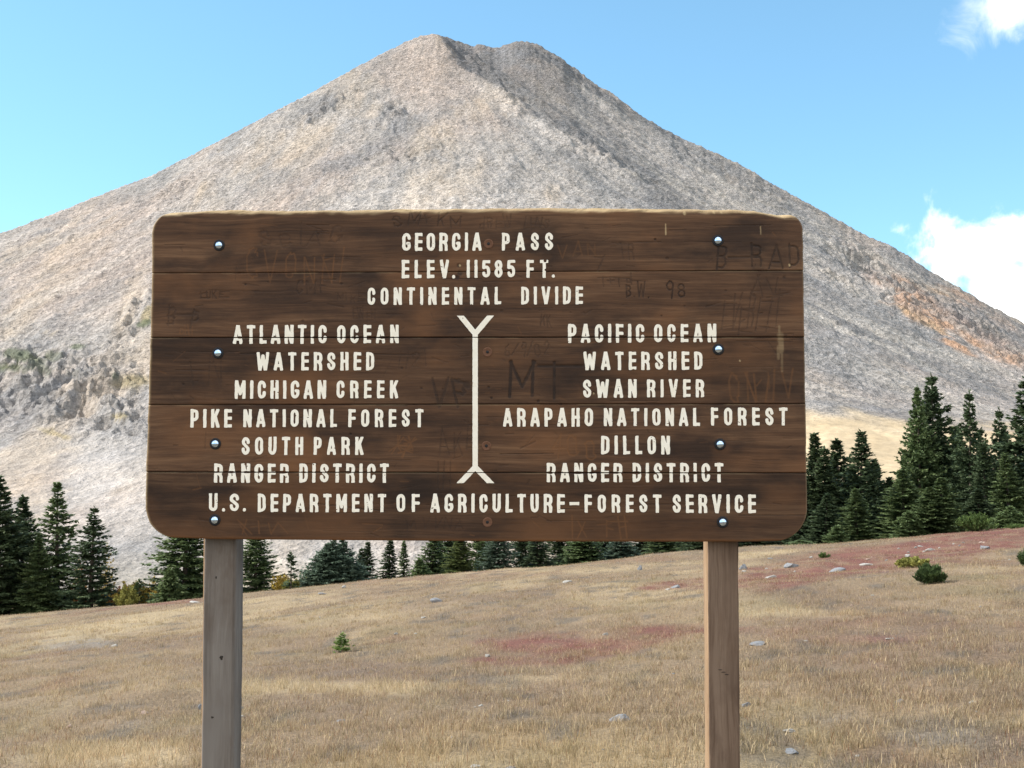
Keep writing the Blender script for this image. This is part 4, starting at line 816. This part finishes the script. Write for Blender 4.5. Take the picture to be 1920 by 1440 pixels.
for px, top, Yd, wp, kd, mt_, lb in (
   (1528, 850, 58, 100, 'wide', m_dk, 'broad dark spruce half hidden by the right edge of the sign board'),
   (1536, 812, 54, 64, 'slim', m_dk, 'narrow dark spruce nearest the right edge of the sign board'),
   (1576, 822, 57, 70, 'slim', m_dk, 'narrow dark spruce, second to the right of the sign board'),
   (1612, 808, 53, 84, 'mid', m_dk, 'sharp-tipped dark spruce left of the gap of tan grass'),
   (1645, 862, 56, 76, 'mid', m_dk, 'rounded dark spruce bordering the gap of tan grass on its left'),
   (1545, 925, 50, 66, 'mid', m_dk, 'lower dark spruce at the foot of the two narrow ones by the sign board'),
   (1604, 915, 49, 60, 'mid', m_md, 'lower paler green spruce in front of the sharp-tipped dark one'),
   (1692, 880, 51, 88, 'mid', m_md, 'paler green spruce below the gap of tan grass, left of the big double-topped one'),
   (1722, 728, 56, 100, 'wide', m_md, 'left and lower top of the pair of tallest spruces at right'),
   (1748, 700, 57, 120, 'wide', m_dk, 'tallest spruce at the right, rising over the grey slope'),
   (1784, 800, 59, 90, 'mid', m_md, 'mid-height spruce between the tallest one and the needle-tipped one at right'),
   (1816, 732, 54, 80, 'ragged', m_dk, 'needle-tipped spruce right of the tallest pair'),
   (1846, 830, 52, 66, 'mid', m_dk, 'lower spruce right of the needle-tipped one'),
   (1868, 764, 56, 76, 'ragged', m_dk, 'spruce with a thin dark tip, second from the right edge'),
   (1893, 850, 50, 70, 'mid', m_md, 'lower green spruce in front of the tree at the right edge'),
   (1922, 708, 52, 120, 'ragged', m_dk, 'tall spruce cut off by the right edge of the picture'),
   (1762, 895, 48.5, 80, 'mid', m_md, 'lower green spruce at the foot of the tallest one at right'),
   (1832, 915, 49, 70, 'mid', m_dk, 'lower dark spruce behind the bright pine bush at right'),
   (1706, 960, 47.5, 70, 'young', m_md, 'young bushy spruce on the crest below the tallest pair'),
   (1505, 1012, 46, 60, 'young', m_md, 'small green spruce on the crest just below the right corner of the sign'),
   (1570, 985, 47, 50, 'young', m_md, 'small green spruce on the crest below the narrow ones by the sign'),
   (1895, 950, 45.5, 60, 'young', m_md, 'young spruce on the crest near the right edge')):
    tree(px, top, Yd, wp, kd, mt_, lb, GRt)

for px, top, Yd, wp, kd in ((1556, 858, 60, 90, 'wide'), (1592, 852, 60, 90, 'wide'), (1630, 868, 60, 90, 'wide'), (1664, 925, 60, 70, 'mid'), (1700, 850, 61, 90, 'wide'), (1760, 790, 62, 100, 'wide'), (1800, 815, 61, 90, 'wide'), (1840, 800, 62, 90, 'wide'), (1880, 800, 62, 90, 'wide'), (1910, 800, 61, 100, 'wide')):
    tree(px, top, Yd, wp, kd, m_dk, 'dark spruce filling the gaps at the back of the spruces right of the sign', GRt)

# ------------------------------------------------------------------ shrubs
def leaf_mat(name, c0, c1):
    m, nt, b = new_mat(name); at = node(nt, 'ShaderNodeVertexColor', layer_name='Leaf').outputs[0]
    c = ramp(nt, node(nt, 'ShaderNodeRGBToBW', {0: at}).outputs[0], [(0, c0), (1, c1)])
    tr = node(nt, 'ShaderNodeBsdfTranslucent', {'Color': c}); nt.links.new(c, b.inputs['Base Color'])
    nt.links.new(node(nt, 'ShaderNodeMixShader', {0: .3, 1: b.outputs[0], 2: tr.outputs[0]}).outputs[0], [n for n in nt.nodes if n.type == 'OUTPUT_MATERIAL'][0].inputs[0]); return m
m_pine = leaf_mat('pine_bush_needles', (.03, .05, .02), (.11, .16, .055)); m_pine2 = leaf_mat('bright_pine_needles', (.06, .095, .03), (.18, .25, .08))
m_gold = leaf_mat('golden_willow_leaves', (.22, .15, .03), (.55, .42, .10)); m_lime = leaf_mat('lime_willow_leaves', (.16, .16, .04), (.42, .40, .12)); m_fire = leaf_mat('red_shrub_leaves', (.20, .06, .03), (.45, .17, .08))
def shrub(px, py_base, top, wpx, Yd, mat, name, label, cat, seed, needles=False, dens=1.0, group=None, flat=1.0):
    rng = np.random.default_rng(seed)
    a, e = px_dir(px, py_base); x = a*Yd; g = float(ground(x, Yd)); h = EYE+px_dir(px, top)[1]*Yd-g; R_ = wpx/2/FPX*Yd
    r = empty(name, (x, Yd, g-.02)); tag(r, label, cat, group)
    ns = int(46*dens); T, LF, SV, SF = [], [], [], []
    for i in range(ns):
        az = rng.uniform(0, 6.283); q = rng.uniform(0, 1)**.55; out = R_*q*rng.uniform(.85, 1.08); hh = h*(1-.45*q**2.2)*rng.uniform(.62, 1.04)
        tip = np.array((out*math.cos(az), out*math.sin(az)*.9, max(hh, .08*h))); root = np.array((tip[0]*.15, tip[1]*.15, 0))
        bend = (root+tip)/2+np.array((tip[0]*.15, tip[1]*.15, -.05*h)); n = 8 if needles else 9
        ts = np.linspace(.25, 1, n)[:, None]; pts = (1-ts)**2*root+2*ts*(1-ts)*bend+ts**2*tip
        kf = 7 if needles else 9
        P = np.repeat(pts, kf, 0)+rng.normal(0, (.018 if needles else .045)*max(R_, .3), (n*kf, 3)); D = (tip-bend)/np.linalg.norm(tip-bend)*.8+rng.normal(0, .6, P.shape); D[:, 2] += .25
        D /= np.linalg.norm(D, axis=1, keepdims=True); P[:, 2] = np.maximum(P[:, 2], .01)
        sz = (.085 if needles else .075)*rng.uniform(.6, 1.3, len(P))*(R_/.6)**.5
        T.append(blade_tris(P, D, sz*(1.25 if needles else 1), sz*(.28 if needles else .55), np.array((0, 0, 1.)), rng)); LF.append(np.tile(np.clip(rng.uniform(.2, .8)+rng.normal(0, .18, len(P)), 0, 1), 3))
        o4 = len(SV); sr = .012*max(R_, .3); 
        for pnt, k2 in ((root, 1), (bend, .7), (tip, .25)):
            for c3 in range(3): SV.append(pnt+np.array((math.cos(c3*2.1), math.sin(c3*2.1), 0))*sr*k2)
        for j in range(2):
            for c3 in range(3): SF.append((o4+j*3+c3, o4+j*3+(c3+1) % 3, o4+j*3+3+(c3+1) % 3, o4+j*3+3+c3))
    cr = tris_mesh('foliage', np.concatenate(T), mat, np.concatenate(LF)); COL.objects.link(cr); cr.parent = r
    st = mesh_obj('stems', SV, SF, m_bark, r); return r
def on_ground(px, py): x, y, z = px_ground(px, py); return y
shrub(1746, 1094, 1058, 56, on_ground(1746, 1094), m_pine, 'pine_bush', 'round dark green pine bush alone on the open slope at right, casting a shadow', 'bush', 1, True, 1.6)
shrub(1712, 1066, 1047, 66, on_ground(1712, 1064), m_lime, 'low_shrub', 'low yellow-green shrub just behind the round dark pine bush', 'shrub', 2, False, 1.0)
shrub(1832, 1010, 963, 74, 41.5, m_pine2, 'pine_bush', 'bright green spreading pine bush on the reddish crest at right', 'bush', 3, True, 1.6)
shrub(1908, 1008, 985, 50, 41, m_pine2, 'pine_bush', 'small bright green pine bush on the crest at the right edge', 'bush', 4, True, 1.0)
shrub(1924, 1062, 1032, 36, on_ground(1918, 1062), m_pine, 'pine_bush', 'dark green bush cut off by the right edge below the crest', 'bush', 5, True, 1.0)
shrub(1545, 1046, 1036, 22, on_ground(1545, 1046), m_pine2, 'low_shrub', 'tiny green shrub on the stony slope right of the sign board', 'shrub', 6, True, .5)
_y = on_ground(641, 1222)
tr = tree(641, 1184, _y, 34, 'seedling', m_sd, 'tiny bright green spruce seedling alone in the dry grass under the sign', None, 'spruce_seedling', 'seedling')
for k_, (px, top, wp, Yd, mt_, lb) in enumerate(((250, 1080, 70, 46, m_gold, 'golden shrub left of the full spruce beside the grey post'), (240, 1098, 52, 44.8, m_lime, 'lime-yellow shrub at the very edge of the meadow left of the grey post'), (228, 1092, 44, 49, m_fire, 'rusty red shrub right of the left spruce clump'),
      (290, 1085, 40, 50, m_gold, 'pale golden shrub between the thin small spruce and the full spruce'), (196, 1010, 40, 52, m_gold, 'golden shrub glimpsed through the ragged dark spruce at left'), (150, 1060, 40, 51, m_fire, 'red shrub glimpsed between the two tall left spruces'), (150, 1018, 34, 55, m_gold, 'orange-gold shrub high between the two tall left spruces'),
      (528, 1076, 44, 46.5, m_gold, 'golden shrub between the spruce right of the grey post and the bare sapling'), (565, 1074, 40, 47, m_lime, 'lime-yellow shrub between the bare sapling and the blue-green spruce'), (545, 1084, 40, 45.5, m_lime, 'low lime-yellow shrub at the foot of the bare sapling'), (590, 1080, 30, 49, m_gold, 'small golden shrub touching the left side of the blue-green spruce'))):
    shrub(px, 1120, top, wp, Yd, mt_, 'willow_shrub', lb, 'shrub', 20+k_, False, .9, 'autumn shrubs along the meadow edge')
print('plants built')

# ------------------------------------------------------------------ rocks
def rock_mat(name, c0, c1):
    m, nt, b = new_mat(name); oc = node(nt, 'ShaderNodeTexCoord').outputs['Object']
    c = mixc(nt, noise(nt, oc, 4, 5, .65), c0, c1); c = mixc(nt, ramp(nt, noise(nt, oc, 9, 4), [(.58, 0), (.7, .6)]), c, (.10, .10, .07)); nt.links.new(c, b.inputs['Base Color'])
    bm = node(nt, 'ShaderNodeBump', {'Strength': .6, 'Distance': .03, 'Height': noise(nt, oc, 9, 5, .65)}); nt.links.new(bm.outputs[0], b.inputs['Normal']); return m
m_rk = [rock_mat('pale_grey_stone', (.27, .26, .245), (.42, .40, .37)), rock_mat('blue_grey_stone', (.15, .155, .165), (.26, .265, .28)), rock_mat('pinkish_stone', (.32, .22, .18), (.46, .35, .29))]
import bmesh
def rock_mesh(seed):
    rg2 = random.Random(seed); bm_ = bmesh.new(); bmesh.ops.create_icosphere(bm_, subdivisions=3, radius=1)
    pl = [(Vector((rg2.gauss(0, 1), rg2.gauss(0, 1), rg2.gauss(0, .8))).normalized(), rg2.uniform(.45, .85)) for _ in range(11)]
    for v in bm_.verts:
        p = v.co.copy()
        for n_, d_ in pl:
            k2 = p.dot(n_)-d_
            if k2 > 0: p -= n_*k2*.92
        p *= 1+.10*(math.sin(p.x*5+seed)*math.sin(p.y*6+2*seed)*math.cos(p.z*7)); v.co = p
    me = bpy.data.meshes.new('rock'); bm_.to_mesh(me); bm_.free(); me.materials.append(m_rk[0]); return me
RM = [rock_mesh(s_) for s_ in range(9)]
def rock_at(px, py, wpx, hpx, mi, label, group='stones scattered in the dry meadow', seed=0):
    x, y, z = px_ground(px, py+hpx*.5); s_ = wpx/2/FPX*y; hz = hpx/FPX*y
    o = bpy.data.objects.new('stone', RM[seed % 9]); COL.objects.link(o); o.material_slots[0].link = 'OBJECT'; o.material_slots[0].material = m_rk[mi]
    o.location = (x, y, z+hz*.12); o.scale = (s_*1.0, s_*.7, max(hz*.52, s_*.2)); o.rotation_euler = (random.Random(seed).uniform(-.2, .2), random.Random(seed+1).uniform(-.2, .2), random.Random(seed+3).uniform(-.5, .5)); tag(o, label, 'stone', group)
KNOWN = [(1160, 1344, 54, 15, 1, 'flat pale grey stone in the lower middle, largest near the brown post'), (820, 1123, 28, 12, 1, 'grey boulder near the crest under the middle of the sign'), (1420, 1205, 36, 9, 1, 'flat bluish stone just right of the brown post'),
 (1400, 1320, 20, 12, 1, 'dark bluish stone right of the brown post, lower down'), (1478, 1369, 28, 11, 0, 'pale stone low in the grass right of the brown post'), (1486, 1408, 36, 12, 1, 'dark grey stone at the bottom right of the brown post'), (1688, 1312, 22, 10, 1, 'small dark stone in the grass at far right'),
 (1570, 1066, 46, 10, 1, 'long flat dark stone among red plants at right'), (1484, 1056, 30, 16, 1, 'grey-green boulder near the crest right of the sign board'), (1394, 1060, 22, 16, 1, 'grey boulder touching the right side of the brown post'), (1626, 1057, 28, 6, 0, 'pale slab left of the yellow-green shrub'), (1702, 1040, 12, 9, 0, 'bright white stone just above the yellow-green shrub'),
 (1446, 1080, 26, 9, 0, 'pale stone on the red patch right of the sign'), (1741, 1029, 20, 8, 0, 'pale slab on the crest behind the round pine bush'), (1848, 1023, 26, 12, 1, 'dark boulder below the bright pine bush on the crest'), (1268, 1098, 24, 9, 1, 'grey stone on the red strip left of the brown post'), (1252, 1104, 16, 5, 0, 'flat pale stone on the red strip, lower left of its grey neighbour'),
 (1064, 1088, 20, 8, 0, 'pale stone on the crest below the spruce row'), (1200, 1062, 12, 14, 1, 'upright grey stone on the crest in front of the spruces'), (606, 1112, 20, 5, 1, 'flat dark stone near the crest below the blue-green spruce'), (645, 1099, 10, 8, 0, 'pale stone at the foot of the blue-green spruce'), (378, 1322, 14, 18, 1, 'upright grey stone touching the left side of the grey post'), (385, 1326, 14, 5, 0, 'flat white stone at the foot of the upright grey stone by the grey post'),
 (272, 1335, 22, 6, 2, 'pink stone lying low left of the grey post'), (130, 1360, 16, 9, 2, 'small pink stone low at left'), (215, 1209, 18, 8, 0, 'pale stone on the bare patch at left'), (365, 1127, 22, 6, 0, 'flat stone on the crest left of the grey post'), (452, 1327, 14, 8, 1, 'dark stone touching the right side of the grey post'), (456, 1342, 12, 5, 0, 'pale stone low beside the right side of the grey post'),
 (914, 1228, 12, 8, 0, 'pale stone at the lower edge of the wide red patch'), (1136, 1187, 12, 8, 0, 'white stone at the upper edge of the wide red patch'), (742, 1187, 9, 6, 0, 'small white stone right of the tiny seedling'), (795, 1156, 16, 6, 0, 'pale flat stone above the seedling to its right'), (902, 1322, 12, 6, 0, 'pale stone in the lower middle grass'), (640, 1350, 26, 5, 1, 'flat grey stone low under the left half of the sign'), (893, 1436, 24, 10, 0, 'pale stone at the bottom edge under the middle of the sign'), (958, 1440, 30, 8, 1, 'grey stone at the bottom edge right of the middle'), (1826, 1315, 16, 8, 0, 'pale stone low near the right edge'), (1608, 1417, 10, 6, 0, 'white pebble at the lower right'), (1669, 1197, 18, 4, 0, 'thin pale slab on the brownish patch at right'), (1510, 1201, 12, 4, 0, 'small pale slab right of the flat bluish stone')]
for k_, q in enumerate(KNOWN): rock_at(q[0], q[1], q[2], q[3], q[4], q[5], seed=k_)
rg = random.Random(11); LS, LT = 'small pale stone on the red stony ground near the right-hand crest', 'small stone half hidden in the dry grass of the open meadow'
for k_ in range(26): px = rg.uniform(1390, 1915); rock_at(px, 1044-(px-1390)*.085+rg.expovariate(1/22)+6, rg.uniform(5, 12), rg.uniform(2.5, 5.5), rg.choice((0, 0, 0, 1, 2)), LS, 'small stones near the right-hand crest', seed=100+k_)
for k_ in range(34):
    px = rg.uniform(10, 1910); py = rg.uniform(1130+40*(px < 500), 1430); rock_at(px, py, rg.uniform(4, 9), rg.uniform(2, 4.5), rg.choice((0, 0, 1, 2)), LT, 'small stones in the open meadow', seed=200+k_)

# ------------------------------------------------------------------ grass
m_gr, nt, b = new_mat('dry_grass_blades'); at = node(nt, 'ShaderNodeVertexColor', layer_name='Col').outputs[0]
tr = node(nt, 'ShaderNodeBsdfTranslucent', {'Color': at}); nt.links.new(at, b.inputs['Base Color']); b.inputs['Roughness'].default_value = .55
nt.links.new(node(nt, 'ShaderNodeMixShader', {0: .35, 1: b.outputs[0], 2: tr.outputs[0]}).outputs[0], [n for n in nt.nodes if n.type == 'OUTPUT_MATERIAL'][0].inputs[0])
rng = np.random.default_rng(9); NB = 680000
yy = np.exp(rng.uniform(math.log(4.6), math.log(47), NB)); yy = np.where(rng.random(NB) < .30, rng.uniform(7, 47, NB), yy)
xx = yy*rng.uniform(-.70, .70, NB)
NT = 3600; tyy = np.exp(rng.uniform(math.log(7), math.log(30), NT)); txx = tyy*rng.uniform(-.58, .58, NT); kt = 24          # tufts
yy[:NT*kt] = np.repeat(tyy, kt)+rng.normal(0, .035, NT*kt); xx[:NT*kt] = np.repeat(txx, kt)+rng.normal(0, .035, NT*kt)
tuft = np.zeros(NB); tuft[:NT*kt] = np.repeat(rng.uniform(.4, 1.2, NT), kt); ttone = np.zeros(NB); ttone[:NT*kt] = np.repeat(rng.uniform(.7, 1.25, NT), kt)
cl = fbm(xx/.35, yy/.35, 55, 3); zz = ground(xx, yy); cc, straw, red, soil, purp = patches(xx, yy, zz)
keep = (tuft > 0) | (rng.random(NB) < np.clip((cl-.25)*2.6, .12, 1)*(1-.75*soil)); tuft, ttone = tuft[keep], ttone[keep]; xx, yy, zz, cc, straw, red, purp = [q[keep] for q in (xx, yy, zz, cc, straw, red, purp)]; n = len(xx)
hgt = (.022+.038*rng.random(n)**1.7+.05*straw*rng.random(n)-.015*red-.01*purp)*(.7+.7*fbm(xx/.8, yy/.8, 57, 2)); hgt = np.maximum(hgt, .02)+tuft*.05*rng.random(n)
wdt = np.maximum(.0030, yy*.00016)*rng.uniform(.7, 1.4, n); az = rng.uniform(0, 6.283, n); ben = hgt*rng.uniform(.15, .9, n)
dx, dy = np.cos(az)*ben, np.sin(az)*ben; fa = rng.normal(0, .7, n); sx, sy = np.cos(fa)*wdt/2, np.sin(fa)*wdt/2
P = np.empty((n, 5, 3), np.float32)
P[:, 0] = np.stack([xx-sx, yy-sy, zz-.01], 1); P[:, 1] = np.stack([xx+sx, yy+sy, zz-.01], 1)
P[:, 2] = np.stack([xx+sx*.8+dx*.35, yy+sy*.8+dy*.35, zz+hgt*.6], 1); P[:, 3] = np.stack([xx-sx*.8+dx*.35, yy-sy*.8+dy*.35, zz+hgt*.6], 1); P[:, 4] = np.stack([xx+dx, yy+dy, zz+hgt], 1)
i5 = np.arange(n)*5; g = mesh_obj('dry_grass', P.reshape(-1, 3), [np.stack([i5, i5+1, i5+2, i5+3], 1), np.stack([i5+3, i5+2, i5+4], 1)], m_gr)
bl = cc*rng.uniform(.65, 1.5, n)[:, None]; pick = rng.random(n)
bl = np.where((pick < .13)[:, None], STRAW*rng.uniform(.8, 1.4, n)[:, None], bl); bl = np.where(((pick > .13) & (pick < .19))[:, None], OLIVE*rng.uniform(.6, 1.2, n)[:, None], bl); bl = np.where(((pick > .19) & (pick < .22))[:, None], np.array((.26, .12, .06))*rng.uniform(.7, 1.2, n)[:, None], bl)
bl = np.where((tuft > 0)[:, None] & (pick > .45)[:, None], (cc*.5+STRAW*.45)*ttone[:, None]*rng.uniform(.8, 1.25, n)[:, None], bl)
set_attr(g, 'Col', np.repeat(np.clip(bl, 0, .82), 5, 0)); tag(g, 'short dry tan and reddish grass covering the meadow', 'grass', kind='stuff')
print('done')
